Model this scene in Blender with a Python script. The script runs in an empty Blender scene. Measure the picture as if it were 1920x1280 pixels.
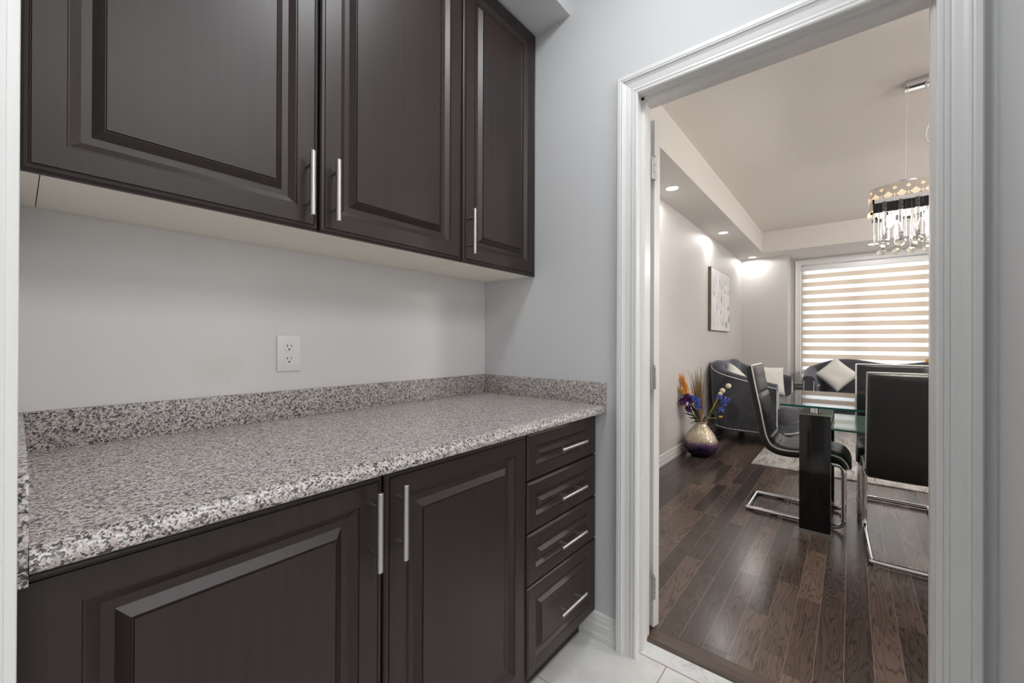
import bpy, bmesh, math, random
from math import sin, cos, pi, radians, sqrt, atan2
from mathutils import Vector, Matrix

random.seed(7)
S = bpy.context.scene
COL = S.collection

# ------------------------------------------------------------------ camera
CAM_H = 1.16
F_PX = 768.56                       # focal length for a 1920 px wide frame
yaw, pitch, roll = 0.690940195, 2.11572938e-03, 3.82788968e-03
fw = Vector((cos(yaw)*cos(pitch), sin(yaw)*cos(pitch), sin(pitch)))
rt0 = Vector((sin(yaw), -cos(yaw), 0))
up0 = rt0.cross(fw)
rt = rt0*cos(roll) + up0*sin(roll)
up = -rt0*sin(roll) + up0*cos(roll)
cd = bpy.data.cameras.new('camera')
cd.sensor_width = 36.0
cd.lens = F_PX/1920*36.0
cd.clip_start = 0.02
cam = bpy.data.objects.new('camera', cd)
COL.objects.link(cam)
cam.matrix_world = Matrix(((rt.x, up.x, -fw.x, 0), (rt.y, up.y, -fw.y, 0), (rt.z, up.z, -fw.z, CAM_H), (0, 0, 0, 1)))
S.camera = cam

# ------------------------------------------------------------------ world, lights, exposure
S.view_settings.view_transform = 'Standard'
S.view_settings.look = 'None'
S.view_settings.exposure = 0.0
S.view_settings.gamma = 1.0
S.view_settings.use_curve_mapping = False
cy = S.cycles
cy.use_denoising = True
cy.max_bounces = 10
cy.diffuse_bounces = 5
cy.glossy_bounces = 5
cy.transmission_bounces = 8
cy.transparent_max_bounces = 16
cy.caustics_reflective = False
cy.caustics_refractive = False
cy.sample_clamp_indirect = 6.0

wd = bpy.data.worlds.new('daylight')
S.world = wd
wd.use_nodes = True
bg = wd.node_tree.nodes['Background']
bg.inputs[0].default_value = (0.93, 0.97, 1.0, 1)
bg.inputs[1].default_value = 5.0


def light(name, kind, loc, power, color=(1, 1, 1), size=0.3, size_y=None, rot=(0, 0, 0), spot=None, blend=0.6, shape=None):
    d = bpy.data.lights.new(name, kind)
    d.energy = power
    d.color = color
    if kind == 'AREA':
        d.shape = shape or ('RECTANGLE' if size_y else 'SQUARE')
        d.size = size
        if size_y:
            d.size_y = size_y
    elif kind == 'SPOT':
        d.spot_size = spot
        d.spot_blend = blend
        d.shadow_soft_size = size
    else:
        d.shadow_soft_size = size
    o = bpy.data.objects.new(name, d)
    COL.objects.link(o)
    o.location = loc
    o.rotation_euler = rot
    return o


# unseen fill lights added in the kitchen behind and right of the camera
light('kitchen_overhead_fill', 'AREA', (0.6, -1.25, 2.79), 35, (0.985, 0.99, 1.0), 1.3, 1.2)  # added overhead fill, gives the upper doors their grey sheen
light('kitchen_front_fill', 'AREA', (-0.9, -2.56, 1.45), 18, (0.95, 0.975, 1.0), 2.6, 1.6, rot=(radians(90), 0, 0))  # added frontal fill, the wall has no window here
# dining and living room: unseen fill lights added to brighten room and ceiling
light('living_fill_light', 'POINT', (5.3, -2.4, 2.35), 105, (1.0, 0.965, 0.93), 0.2)
light('dining_fill_light', 'POINT', (2.5, -2.4, 2.40), 78, (1.0, 0.965, 0.93), 0.2)
po = light('window_portal', 'AREA', (8.31, -0.47, 1.47), 1, (1, 1, 1), 2.3, 2.0, rot=(0, radians(90), 0))
po.data.cycles.is_portal = True

# ------------------------------------------------------------------ mesh helpers
class MB:
    def __init__(s):
        s.v = []; s.f = []; s.sm = []; s.mi = []

    def add(s, vs, fs, smooth=False, mi=0):
        b = len(s.v)
        s.v += [tuple(p) for p in vs]
        for f in fs:
            s.f.append([i + b for i in f]); s.sm.append(smooth); s.mi.append(mi)
        return s

    def box(s, x0, x1, y0, y1, z0, z1, mi=0, r=0, seg=2):
        if r <= 0:
            vs = [(x0, y0, z0), (x1, y0, z0), (x1, y1, z0), (x0, y1, z0), (x0, y0, z1), (x1, y0, z1), (x1, y1, z1), (x0, y1, z1)]
            return s.add(vs, [(0, 3, 2, 1), (4, 5, 6, 7), (0, 1, 5, 4), (1, 2, 6, 5), (2, 3, 7, 6), (3, 0, 4, 7)], False, mi)
        bm = bmesh.new()
        bmesh.ops.create_cube(bm, size=1)
        for v in bm.verts:
            v.co = Vector(((x0+x1)/2 + v.co.x*(x1-x0), (y0+y1)/2 + v.co.y*(y1-y0), (z0+z1)/2 + v.co.z*(z1-z0)))
        bmesh.ops.bevel(bm, geom=bm.edges[:], offset=r, segments=seg, profile=0.5, affect='EDGES')
        bm.verts.index_update()
        s.add([v.co[:] for v in bm.verts], [[v.index for v in f.verts] for f in bm.faces], True, mi)
        bm.free()
        return s

    def rings(s, rings, closed=True, cap0=False, cap1=False, smooth=True, mi=0, loop=False):
        n = len(rings[0]); vs = [p for r in rings for p in r]; fs = []
        m = len(rings)
        for i in range(m if loop else m-1):
            for j in range(n if closed else n-1):
                a = i*n + j; b = i*n + (j+1) % n
                c = ((i+1) % m)*n + (j+1) % n; d = ((i+1) % m)*n + j
                fs.append((a, b, c, d))
        s.add(vs, fs, smooth, mi)
        b = len(s.v) - len(vs)
        if cap0:
            s.f.append([b + j for j in range(n)][::-1]); s.sm.append(False); s.mi.append(mi)
        if cap1:
            s.f.append([b + (m-1)*n + j for j in range(n)]); s.sm.append(False); s.mi.append(mi)
        return s

    def tube(s, pts, r, n=10, closed=False, cap=True, mi=0, flat=1.0):
        P = [Vector(p) for p in pts]
        m = len(P)
        T = []
        for i in range(m):
            if closed:
                t = P[(i+1) % m] - P[i-1]
            else:
                t = P[min(i+1, m-1)] - P[max(i-1, 0)]
            T.append(t.normalized())
        ref = Vector((0, 0, 1)) if abs(T[0].z) < 0.9 else Vector((1, 0, 0))
        nrm = (ref - T[0]*ref.dot(T[0])).normalized()
        rs = []
        for i in range(m):
            nrm = (nrm - T[i]*nrm.dot(T[i])).normalized()
            b = T[i].cross(nrm)
            rr = r[i] if isinstance(r, (list, tuple)) else r
            rs.append([P[i] + nrm*(rr*cos(2*pi*k/n)) + b*(rr*flat*sin(2*pi*k/n)) for k in range(n)])
        return s.rings(rs, True, cap and not closed, cap and not closed, True, mi, loop=closed)

    def lathe(s, prof, cx=0, cy=0, n=24, mi=0, cap=True, sx=1, sy=1, z0=0):
        rs = [[(cx + r*cos(2*pi*k/n)*sx, cy + r*sin(2*pi*k/n)*sy, z0 + z) for k in range(n)] for r, z in prof]
        return s.rings(rs, True, cap, cap, True, mi)

    def ball(s, c, r, mi=0, sub=2, smooth=True, sc=(1, 1, 1)):
        bm = bmesh.new()
        bmesh.ops.create_icosphere(bm, subdivisions=sub, radius=r)
        bm.verts.index_update()
        s.add([(c[0]+v.co.x*sc[0], c[1]+v.co.y*sc[1], c[2]+v.co.z*sc[2]) for v in bm.verts], [[v.index for v in f.verts] for f in bm.faces], smooth, mi)
        bm.free()
        return s

    def poly(s, pts, mi=0):
        return s.add(pts, [list(range(len(pts)))], False, mi)

    def prism(s, pts2, axis, a0, a1, mi=0, smooth=False):
        """closed 2-D outline extruded along axis ('x','y','z')"""
        def P(p, a):
            return {'x': (a, p[0], p[1]), 'y': (p[0], a, p[1]), 'z': (p[0], p[1], a)}[axis]
        return s.rings([[P(p, a0) for p in pts2], [P(p, a1) for p in pts2]], True, True, True, smooth, mi)

    def build(s, name, mats, parent=None, local=False, sharp=35):
        me = bpy.data.meshes.new(name)
        me.from_pydata(s.v, [], s.f)
        bm = bmesh.new(); bm.from_mesh(me)
        bmesh.ops.recalc_face_normals(bm, faces=bm.faces[:])
        bm.to_mesh(me); bm.free()
        if not isinstance(mats, (list, tuple)):
            mats = [mats]
        for m in mats:
            me.materials.append(m)
        me.polygons.foreach_set('use_smooth', s.sm)
        me.polygons.foreach_set('material_index', s.mi)
        if any(s.sm):
            me.set_sharp_from_angle(angle=radians(sharp))
        me.update()
        o = bpy.data.objects.new(name, me)
        COL.objects.link(o)
        if parent is not None:
            o.parent = parent
            if not local and parent.type == 'EMPTY':
                o.matrix_parent_inverse = (Matrix.Translation(parent.location) @ Matrix.Rotation(parent.rotation_euler.z, 4, 'Z')).inverted()
        return o


def tag(o, label, cat=None, group=None, kind=None):
    o['label'] = label
    if cat: o['category'] = cat
    if group: o['group'] = group
    if kind: o['kind'] = kind
    return o


def thing(name, label, cat, loc=(0, 0, 0), rz=0, group=None, kind=None):
    o = bpy.data.objects.new(name, None)
    o.empty_display_size = 0.05
    COL.objects.link(o)
    o.location = loc
    o.rotation_euler = (0, 0, rz)
    return tag(o, label, cat, group, kind)


def struct(name, mb, mat, label, cat=None, sharp=35):
    return tag(mb.build(name, mat, sharp=sharp), label, cat or name.split('_')[0].split('.')[0], None, 'structure')


def copy_tree(o, parent=None):
    c = o.copy(); COL.objects.link(c)
    if parent is not None:
        c.parent = parent
        c.matrix_parent_inverse = o.matrix_parent_inverse.copy()
    for ch in list(o.children):
        copy_tree(ch, c)
    return c


def fillet(pts, r, n=6, closed=False):
    P = [Vector(p) for p in pts]; out = []
    m = len(P)
    for i in range(m):
        if not closed and i in (0, m-1):
            out.append(P[i]); continue
        a = (P[i-1]-P[i]); b = (P[(i+1) % m]-P[i])
        rr = r[i] if isinstance(r, (list, tuple)) else r
        d = min(rr, a.length*0.49, b.length*0.49)
        p0 = P[i]+a.normalized()*d; p1 = P[i]+b.normalized()*d
        for k in range(n+1):
            t = k/n
            out.append(p0*(1-t)**2 + P[i]*(2*t*(1-t)) + p1*t*t)
    return out


def bez(p0, p1, p2, n=10):
    p0, p1, p2 = Vector(p0), Vector(p1), Vector(p2)
    return [p0*(1-t)**2 + p1*(2*t*(1-t)) + p2*t*t for t in [k/n for k in range(n+1)]]


# ------------------------------------------------------------------ material helpers
class NT:
    def __init__(s, name):
        s.mat = bpy.data.materials.new(name)
        s.mat.use_nodes = True
        s.t = s.mat.node_tree
        s.b = s.t.nodes['Principled BSDF']
        s.out = s.t.nodes['Material Output']

    def put(s, sock, val):
        if hasattr(val, 'links') or isinstance(val, bpy.types.NodeSocket):
            s.t.links.new(val, sock)
        else:
            if isinstance(val, (tuple, list)) and sock.type == 'RGBA' and len(val) == 3:
                val = (*val, 1)
            sock.default_value = val

    def node(s, ty, ins=None, **props):
        n = s.t.nodes.new(ty)
        for k, v in props.items():
            setattr(n, k, v)
        for k, v in (ins or {}).items():
            s.put(n.inputs[k], v)
        return n

    def m(s, op, a, b=0.0, c=0.0):
        n = s.node('ShaderNodeMath', {0: a, 1: b, 2: c}, operation=op)
        return n.outputs[0]

    def obj(s):
        return s.node('ShaderNodeTexCoord').outputs['Object']

    def xyz(s, v):
        n = s.node('ShaderNodeSeparateXYZ', {0: v})
        return n.outputs[0], n.outputs[1], n.outputs[2]

    def vec(s, x, y, z):
        return s.node('ShaderNodeCombineXYZ', {0: x, 1: y, 2: z}).outputs[0]

    def noise(s, v, scale=1.0, detail=3.0, rough=0.5, dist=0.0):
        n = s.node('ShaderNodeTexNoise', {'Vector': v, 'Scale': scale, 'Detail': detail, 'Roughness': rough, 'Distortion': dist})
        return n.outputs[0]

    def mapv(s, v, sc=(1, 1, 1), loc=(0, 0, 0)):
        return s.node('ShaderNodeMapping', {0: v, 'Scale': sc, 'Location': loc}).outputs[0]

    def ramp(s, fac, stops, const=False):
        n = s.node('ShaderNodeValToRGB', {0: fac})
        cr = n.color_ramp
        if const: cr.interpolation = 'CONSTANT'
        while len(cr.elements) < len(stops):
            cr.elements.new(0.5)
        for e, (p, c) in zip(cr.elements, stops):
            e.position = p
            e.color = (*c, 1) if len(c) == 3 else c
        return n.outputs[0]

    def mix(s, fac, a, b, blend='MIX'):
        n = s.node('ShaderNodeMix', data_type='RGBA', blend_type=blend)
        s.put(n.inputs[0], fac); s.put(n.inputs[6], a); s.put(n.inputs[7], b)
        return n.outputs[2]

    def bump(s, h, strength=0.2, dist=0.01):
        n = s.node('ShaderNodeBump', {'Strength': strength, 'Distance': dist, 'Height': h})
        s.put(s.b.inputs['Normal'], n.outputs[0])

    def pbr(s, color=None, rough=None, metal=None, spec=None, coat=None, coat_rough=None, trans=None, ior=None, sheen=None, sheen_rough=None, sheen_tint=None, emis=None, estr=None):
        for k, v in (('Base Color', color), ('Roughness', rough), ('Metallic', metal), ('Specular IOR Level', spec), ('Coat Weight', coat), ('Coat Roughness', coat_rough),
                     ('Transmission Weight', trans), ('IOR', ior), ('Sheen Weight', sheen), ('Sheen Roughness', sheen_rough), ('Sheen Tint', sheen_tint), ('Emission Color', emis), ('Emission Strength', estr)):
            if v is not None:
                s.put(s.b.inputs[k], v)
        return s


def simple(name, color, rough=0.5, mott=0.12, **kw):
    """a nearly plain surface with a slight procedural mottling"""
    t = NT(name)
    n = t.noise(t.obj(), 35.0, 3)
    c = t.mix(t.m('MULTIPLY', n, mott), color, tuple(x*0.8 for x in color))
    t.pbr(c, rough, **kw)
    return t.mat


def paint(name, color, rough=0.6, bump=0.02):
    t = NT(name)
    o = t.obj()
    n = t.noise(o, 1.6, 2)
    c = t.mix(t.m('MULTIPLY', n, 0.10), color, tuple(x*0.93 for x in color))
    t.pbr(c, rough, spec=0.3)
    t.bump(t.noise(o, 260.0, 2), bump, 0.002)
    return t.mat
# ------------------------------------------------------------------ materials
M = {}
M['wall'] = paint('pale_grey_wall_paint', (0.66, 0.665, 0.675))
M['wall_kitchen'] = paint('taupe_kitchen_wall', (0.50, 0.48, 0.46))
M['wall_living'] = paint('warm_grey_wall_paint', (0.62, 0.60, 0.582))
M['ceiling'] = paint('white_ceiling_paint', (0.82, 0.82, 0.82), 0.8)
M['ceiling_living'] = paint('cream_ceiling_paint', (0.90, 0.85, 0.80), 0.8)
M['bulkhead'] = paint('cream_bulkhead_paint', (0.76, 0.725, 0.69), 0.7)
M['trim'] = simple('white_gloss_trim_paint', (0.80, 0.80, 0.79), 0.38, 0.03)
M['jamb'] = simple('white_satin_jamb_paint', (0.80, 0.79, 0.77), 0.28, 0.03)


def _wall_back():
    t = NT('pale_grey_wall_paint_scuffed')
    o = t.obj()
    x, y, z = t.xyz(o)
    base = (0.725, 0.715, 0.705)
    n = t.noise(o, 1.6, 2)
    c = t.mix(t.m('MULTIPLY', n, 0.10), base, tuple(k*0.93 for k in base))
    # a faint tea-coloured stain left of the outlet and a few small scuffs
    d = t.m('ADD', t.m('POWER', t.m('DIVIDE', t.m('SUBTRACT', x, 0.36), 0.075), 2.0), t.m('POWER', t.m('DIVIDE', t.m('SUBTRACT', z, 1.085), 0.05), 2.0))
    st = t.m('MULTIPLY', t.m('SUBTRACT', 1.0, d), t.noise(o, 12, 3))
    st = t.m('MULTIPLY', t.m('MAXIMUM', st, 0.0), 0.28)
    c = t.mix(st, c, (0.55, 0.47, 0.33))
    low = t.m('MULTIPLY', t.m('GREATER_THAN', t.noise(o, 55, 2), 0.71), t.m('LESS_THAN', z, 1.11))
    c = t.mix(t.m('MULTIPLY', low, 0.22), c, (0.42, 0.39, 0.37))
    t.pbr(c, 0.5, spec=0.35)
    t.bump(t.noise(o, 260.0, 2), 0.02, 0.002)
    return t.mat
M['wall_back'] = _wall_back()


def _espresso():
    t = NT('espresso_cabinet_laminate')
    o = t.obj()
    g = t.noise(t.mapv(o, (60, 60, 1.6)), 1.0, 5, 0.6, 0.4)
    g2 = t.noise(t.mapv(o, (11, 11, 0.7)), 1.0, 3, 0.5)
    c = t.ramp(g, [(0.30, (0.0150, 0.0078, 0.0070)), (0.70, (0.0235, 0.0118, 0.0102))])
    c = t.mix(t.m('MULTIPLY', t.m('GREATER_THAN', g2, 0.56), 0.2), c, (0.032, 0.0155, 0.0135))
    t.pbr(c, 0.42, spec=0.52)
    t.bump(g, 0.03, 0.001)
    return t.mat
M['espresso'] = _espresso()
M['kick'] = simple('dark_toe_kick', (0.014, 0.011, 0.010), 0.5)
M['cab_under'] = paint('cream_melamine_underside', (0.90, 0.85, 0.76), 0.5)


def _granite():
    t = NT('speckled_granite_laminate')
    o = t.obj()
    w = t.node('ShaderNodeTexNoise', {'Vector': o, 'Scale': 220.0, 'Detail': 2.0})
    d = t.node('ShaderNodeVectorMath', {0: w.outputs[1], 1: (0.5, 0.5, 0.5)}, operation='SUBTRACT').outputs[0]
    d = t.node('ShaderNodeVectorMath', {0: d, 'Scale': 0.007}, operation='SCALE').outputs[0]
    v = t.node('ShaderNodeVectorMath', {0: o, 1: d}, operation='ADD').outputs[0]
    vo = t.node('ShaderNodeTexVoronoi', {'Vector': v, 'Scale': 310.0})
    r, g, b = t.xyz(vo.outputs['Color'])
    c = t.ramp(r, [(0.0, (0.022, 0.022, 0.026)), (0.18, (0.15, 0.14, 0.137)), (0.27, (0.34, 0.315, 0.30)), (0.42, (0.48, 0.40, 0.365)), (0.64, (0.64, 0.61, 0.585))], True)
    vo2 = t.node('ShaderNodeTexVoronoi', {'Vector': v, 'Scale': 560.0})
    r2, _, _ = t.xyz(vo2.outputs['Color'])
    c = t.mix(t.m('MULTIPLY', t.m('LESS_THAN', r2, 0.12), 0.85), c, (0.03, 0.03, 0.035))
    big = t.noise(o, 26, 2)
    c = t.mix(t.m('MULTIPLY', big, 0.18), c, (0.44, 0.38, 0.36))
    t.pbr(c, 0.33, spec=0.45)
    return t.mat
M['granite'] = _granite()


def _planks():
    t = NT('dark_hickory_plank_floor')
    o = t.obj()
    x, y, z = t.xyz(o)
    W = 0.0835
    ys = t.m('DIVIDE', t.m('ADD', y, 10.0 + 0.002), W)
    row = t.m('FLOOR', ys)
    fy = t.m('FRACT', ys)
    r1 = t.node('ShaderNodeTexWhiteNoise', {'W': row}, noise_dimensions='1D').outputs['Value']
    ln = t.m('ADD', 0.55, t.m('MULTIPLY', r1, 0.45))
    xs = t.m('ADD', t.m('DIVIDE', x, ln), t.m('MULTIPLY', r1, 37.7))
    col = t.m('FLOOR', xs)
    fx = t.m('FRACT', xs)
    wn = t.node('ShaderNodeTexWhiteNoise', {'Vector': t.vec(row, col, 0.0)}, noise_dimensions='2D')
    ra, rb, rc = t.xyz(wn.outputs['Color'])
    # grain that differs from board to board
    off = t.m('MULTIPLY', ra, 91.0)
    gx = t.m('ADD', t.m('MULTIPLY', x, 1.0), off)
    low = t.noise(t.vec(t.m('MULTIPLY', gx, 1.7), t.m('ADD', t.m('MULTIPLY', y, 15.0), off), off), 1.0, 2.5, 0.5, 0.35)
    rings = t.m('FRACT', t.m('MULTIPLY', low, 15.0))
    ring = t.m('POWER', t.m('ABSOLUTE', t.m('SUBTRACT', t.m('MULTIPLY', rings, 2.0), 1.0)), 3.2)
    fine = t.noise(t.vec(t.m('MULTIPLY', gx, 9.0), t.m('MULTIPLY', y, 260.0), off), 1.0, 4.0, 0.65)
    cloud = t.noise(t.vec(t.m('MULTIPLY', gx, 4.0), t.m('MULTIPLY', y, 12.0), rb), 1.0, 3.0, 0.5)
    base = t.ramp(rb, [(0.0, (0.046, 0.032, 0.026)), (0.3, (0.082, 0.056, 0.046)), (0.65, (0.190, 0.130, 0.103)), (1.0, (0.26, 0.182, 0.146))])
    base = t.mix(t.m('MULTIPLY', rc, 0.35), base, (0.085, 0.073, 0.068))
    base = t.mix(t.m('MULTIPLY', t.m('SUBTRACT', 1.0, cloud), 0.55), base, (0.028, 0.020, 0.017))
    base = t.mix(t.m('MULTIPLY', t.m('SUBTRACT', fine, 0.35), 0.9), base, (0.145, 0.110, 0.092))
    base = t.mix(t.m('MULTIPLY', ring, 0.66), base, (0.018, 0.012, 0.010))
    e1 = t.m('LESS_THAN', t.m('ABSOLUTE', t.m('SUBTRACT', fy, 0.5)), 0.490)
    gap_y = t.m('SUBTRACT', 1.0, e1)
    gap_x = t.m('LESS_THAN', fx, 0.0022)
    c = t.mix(gap_x, base, (0.012, 0.009, 0.008))
    c = t.mix(t.m('MULTIPLY', gap_y, 0.8), c, (0.27, 0.22, 0.185))  # pale joints: reflection off the board bevels put into the colour
    t.pbr(c, t.m('ADD', 0.15, t.m('MULTIPLY', fine, 0.12)), spec=0.5)
    h = t.m('SUBTRACT', t.m('MULTIPLY', fine, 0.25), t.m('MULTIPLY', ring, 0.25))
    h = t.m('SUBTRACT', h, t.m('MULTIPLY', t.m('MAXIMUM', gap_x, gap_y), 1.0))
    t.bump(h, 0.07, 0.002)
    return t.mat
M['planks'] = _planks()


def _strip():
    t = NT('dark_hickory_transition_strip')
    o = t.obj()
    g = t.noise(t.mapv(o, (150, 5, 60)), 1.0, 4, 0.6, 0.5)
    c = t.ramp(g, [(0.3, (0.050, 0.034, 0.026)), (0.7, (0.130, 0.094, 0.073))])
    t.pbr(c, 0.3, spec=0.5)
    return t.mat
M['strip'] = _strip()


def _tile():
    t = NT('pale_ceramic_floor_tile')
    o = t.obj()
    x, y, z = t.xyz(o)
    P = 0.33
    fx = t.m('FRACT', t.m('DIVIDE', t.m('ADD', x, 6.6 - 1.490 + 0.33*0), P))
    fy = t.m('FRACT', t.m('DIVIDE', t.m('ADD', y, 6.6 - 0.508), P))
    ex = t.m('GREATER_THAN', t.m('ABSOLUTE', t.m('SUBTRACT', fx, 0.5)), 0.4925)
    ey = t.m('GREATER_THAN', t.m('ABSOLUTE', t.m('SUBTRACT', fy, 0.5)), 0.4925)
    g = t.m('MAXIMUM', ex, ey)
    n = t.noise(o, 7.0, 5, 0.6, 0.6)
    c = t.ramp(n, [(0.35, (0.66, 0.65, 0.63)), (0.62, (0.76, 0.76, 0.75))])
    c = t.mix(g, c, (0.42, 0.36, 0.29))
    t.pbr(c, t.m('ADD', 0.25, t.m('MULTIPLY', g, 0.5)), spec=0.5)
    t.bump(t.m('MULTIPLY', g, -1.0), 0.3, 0.002)
    return t.mat
M['tile'] = _tile()


def _marble():
    t = NT('white_marble_threshold')
    o = t.obj()
    n = t.noise(o, 16.0, 5, 0.65, 1.2)
    c = t.ramp(n, [(0.30, (0.55, 0.58, 0.58)), (0.50, (0.70, 0.72, 0.72)), (0.75, (0.76, 0.77, 0.77))])
    t.pbr(c, 0.22, spec=0.5)
    return t.mat
M['marble'] = _marble()


def metal(name, color, rough):
    t = NT(name)
    n = t.noise(t.mapv(t.obj(), (30, 30, 400)), 1.0, 2)
    t.pbr(color, t.m('ADD', rough, t.m('MULTIPLY', n, 0.06)), 1.0)
    return t.mat
M['nickel'] = metal('brushed_nickel', (0.56, 0.545, 0.52), 0.34)
M['chrome'] = metal('polished_chrome', (0.80, 0.80, 0.82), 0.03)
M['plastic'] = simple('white_plastic', (0.80, 0.81, 0.81), 0.35)
M['slot'] = simple('black_slot', (0.006, 0.006, 0.006), 0.6)
M['black_gloss'] = simple('black_lacquer', (0.006, 0.006, 0.0065), 0.12, spec=0.55)
M['feet'] = simple('black_turned_wood', (0.010, 0.009, 0.009), 0.25)


def _leather():
    t = NT('black_leatherette')
    o = t.obj()
    v = t.node('ShaderNodeTexVoronoi', {'Vector': o, 'Scale': 420.0}).outputs['Distance']
    t.pbr((0.014, 0.014, 0.015), 0.38, spec=0.6)
    t.bump(v, 0.12, 0.001)
    return t.mat
M['leather'] = _leather()
M['piping'] = simple('white_piping', (0.86, 0.85, 0.82), 0.45)


def _velvet():
    t = NT('charcoal_grey_velvet')
    o = t.obj()
    n = t.noise(o, 7.0, 3, 0.5, 0.8)
    c = t.ramp(n, [(0.35, (0.044, 0.0455, 0.053)), (0.65, (0.074, 0.076, 0.088))])
    t.pbr(c, 0.75, spec=0.25, sheen=0.7, sheen_rough=0.35, sheen_tint=(0.72, 0.75, 0.90))
    return t.mat
M['velvet'] = _velvet()
M['stud'] = simple('silver_nailhead', (0.78, 0.77, 0.75), 0.25, spec=0.8)


def _linen():
    t = NT('off_white_linen')
    o = t.obj()
    a = t.noise(t.mapv(o, (300, 300, 300)), 1.0, 2)
    b = t.noise(o, 9.0, 3)
    c = t.mix(t.m('MULTIPLY', b, 0.3), (0.78, 0.76, 0.72), (0.66, 0.64, 0.60))
    t.pbr(c, 0.85, spec=0.2)
    t.bump(a, 0.15, 0.001)
    return t.mat
M['linen'] = _linen()


def _glass(name, tint, refl=1.0):
    t = NT(name)
    tr = t.node('ShaderNodeBsdfTransparent', {0: (*tint, 1)})
    gl = t.node('ShaderNodeBsdfGlossy', {'Roughness': 0.02})
    lw = t.node('ShaderNodeFresnel', {0: 1.5})
    mx = t.node('ShaderNodeMixShader', {0: t.m('MULTIPLY', lw.outputs[0], refl), 1: tr.outputs[0], 2: gl.outputs[0]})
    t.t.links.new(mx.outputs[0], t.out.inputs[0])
    return t.mat
M['glass_top'] = _glass('clear_table_glass', (0.90, 0.955, 0.935))
M['glass_pane'] = _glass('window_glass', (0.96, 0.97, 0.97))


def _frost():
    t = NT('frosted_green_glass')
    n = t.noise(t.obj(), 30.0, 2)
    tr = t.node('ShaderNodeBsdfTransparent', {0: (0.60, 0.82, 0.72, 1)})
    df = t.node('ShaderNodeBsdfDiffuse', {0: t.mix(n, (0.34, 0.52, 0.45), (0.40, 0.58, 0.50))})
    m1 = t.node('ShaderNodeMixShader', {0: 0.5, 1: tr.outputs[0], 2: df.outputs[0]})
    gl = t.node('ShaderNodeBsdfGlossy', {'Roughness': 0.06})
    lw = t.node('ShaderNodeFresnel', {0: 1.5})
    m2 = t.node('ShaderNodeMixShader', {0: lw.outputs[0], 1: m1.outputs[0], 2: gl.outputs[0]})
    t.t.links.new(m2.outputs[0], t.out.inputs[0])
    return t.mat
M['frost'] = _frost()
M['glass_edge'] = simple('green_glass_edge', (0.004, 0.11, 0.075), 0.12, spec=0.6)


def _crystal():
    t = NT('clear_crystal')
    t.pbr((0.97, 0.98, 0.97), 0.02, trans=1.0, ior=1.5)
    v = t.node('ShaderNodeTexVoronoi', {'Vector': t.obj(), 'Scale': 260.0}).outputs['Distance']
    t.bump(v, 0.5, 0.003)
    return t.mat
M['crystal'] = _crystal()


def _seeded():
    t = NT('seeded_bubble_glass')
    t.pbr((0.97, 0.98, 0.98), 0.05, trans=1.0, ior=1.45)
    v = t.node('ShaderNodeTexVoronoi', {'Vector': t.obj(), 'Scale': 190.0})
    f = t.m('MULTIPLY', t.m('LESS_THAN', v.outputs['Distance'], 0.45), 0.5)
    d = t.node('ShaderNodeBsdfDiffuse', {0: (0.90, 0.92, 0.92, 1)})
    tl = t.node('ShaderNodeBsdfTranslucent', {0: (0.90, 0.92, 0.92, 1)})
    dd = t.node('ShaderNodeMixShader', {0: 0.5, 1: d.outputs[0], 2: tl.outputs[0]})
    mx = t.node('ShaderNodeMixShader', {0: f, 1: t.b.outputs[0], 2: dd.outputs[0]})
    t.t.links.new(mx.outputs[0], t.out.inputs[0])
    return t.mat
M['seeded'] = _seeded()


def _cryball():
    t = NT('faceted_crystal')
    n = t.noise(t.obj(), 40.0, 2)
    t.pbr(t.mix(n, (0.97, 0.95, 0.84), (0.96, 0.97, 0.93)), 0.0, trans=1.0, ior=1.55)
    return t.mat
M['cryball'] = _cryball()


def emit(name, color, strength):
    t = NT(name)
    n = t.noise(t.obj(), 20.0, 1)
    t.pbr((0.8, 0.8, 0.8), 0.5, emis=t.mix(n, color, tuple(c*0.96 for c in color)), estr=strength)
    return t.mat
M['lamp_white'] = emit('lit_downlight_lens', (1.0, 0.99, 0.97), 9.0)
M['bulb'] = emit('lit_bulb', (1.0, 0.97, 0.92), 14.0)
M['glow'] = emit('warm_glowing_perforation', (1.0, 0.66, 0.36), 1.7)
M['shade'] = simple('pearl_shade', (0.66, 0.60, 0.53), 0.4)


def _blind():
    t = NT('zebra_blind_fabric')
    o = t.obj()
    x, y, z = t.xyz(o)
    f = t.m('FRACT', t.m('DIVIDE', t.m('SUBTRACT', 2.318 + 1.271, z), 0.1271))
    sheer = t.m('LESS_THAN', f, 0.43)
    weave = t.noise(t.mapv(o, (500, 500, 500)), 1.0, 1)
    beige = t.mix(weave, (0.60, 0.475, 0.375), (0.66, 0.53, 0.425))
    d1 = t.node('ShaderNodeBsdfDiffuse', {0: beige})
    t1 = t.node('ShaderNodeBsdfTranslucent', {0: beige})
    op = t.node('ShaderNodeMixShader', {0: 0.41, 1: d1.outputs[0], 2: t1.outputs[0]})
    t2 = t.node('ShaderNodeBsdfTranslucent', {0: (0.9, 0.9, 0.9, 1)})
    tr = t.node('ShaderNodeBsdfTransparent', {0: (0.95, 0.95, 0.95, 1)})
    sh = t.node('ShaderNodeMixShader', {0: 0.90, 1: tr.outputs[0], 2: t2.outputs[0]})
    mx = t.node('ShaderNodeMixShader', {0: sheer, 1: op.outputs[0], 2: sh.outputs[0]})
    t.t.links.new(mx.outputs[0], t.out.inputs[0])
    return t.mat
M['blind'] = _blind()


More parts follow.
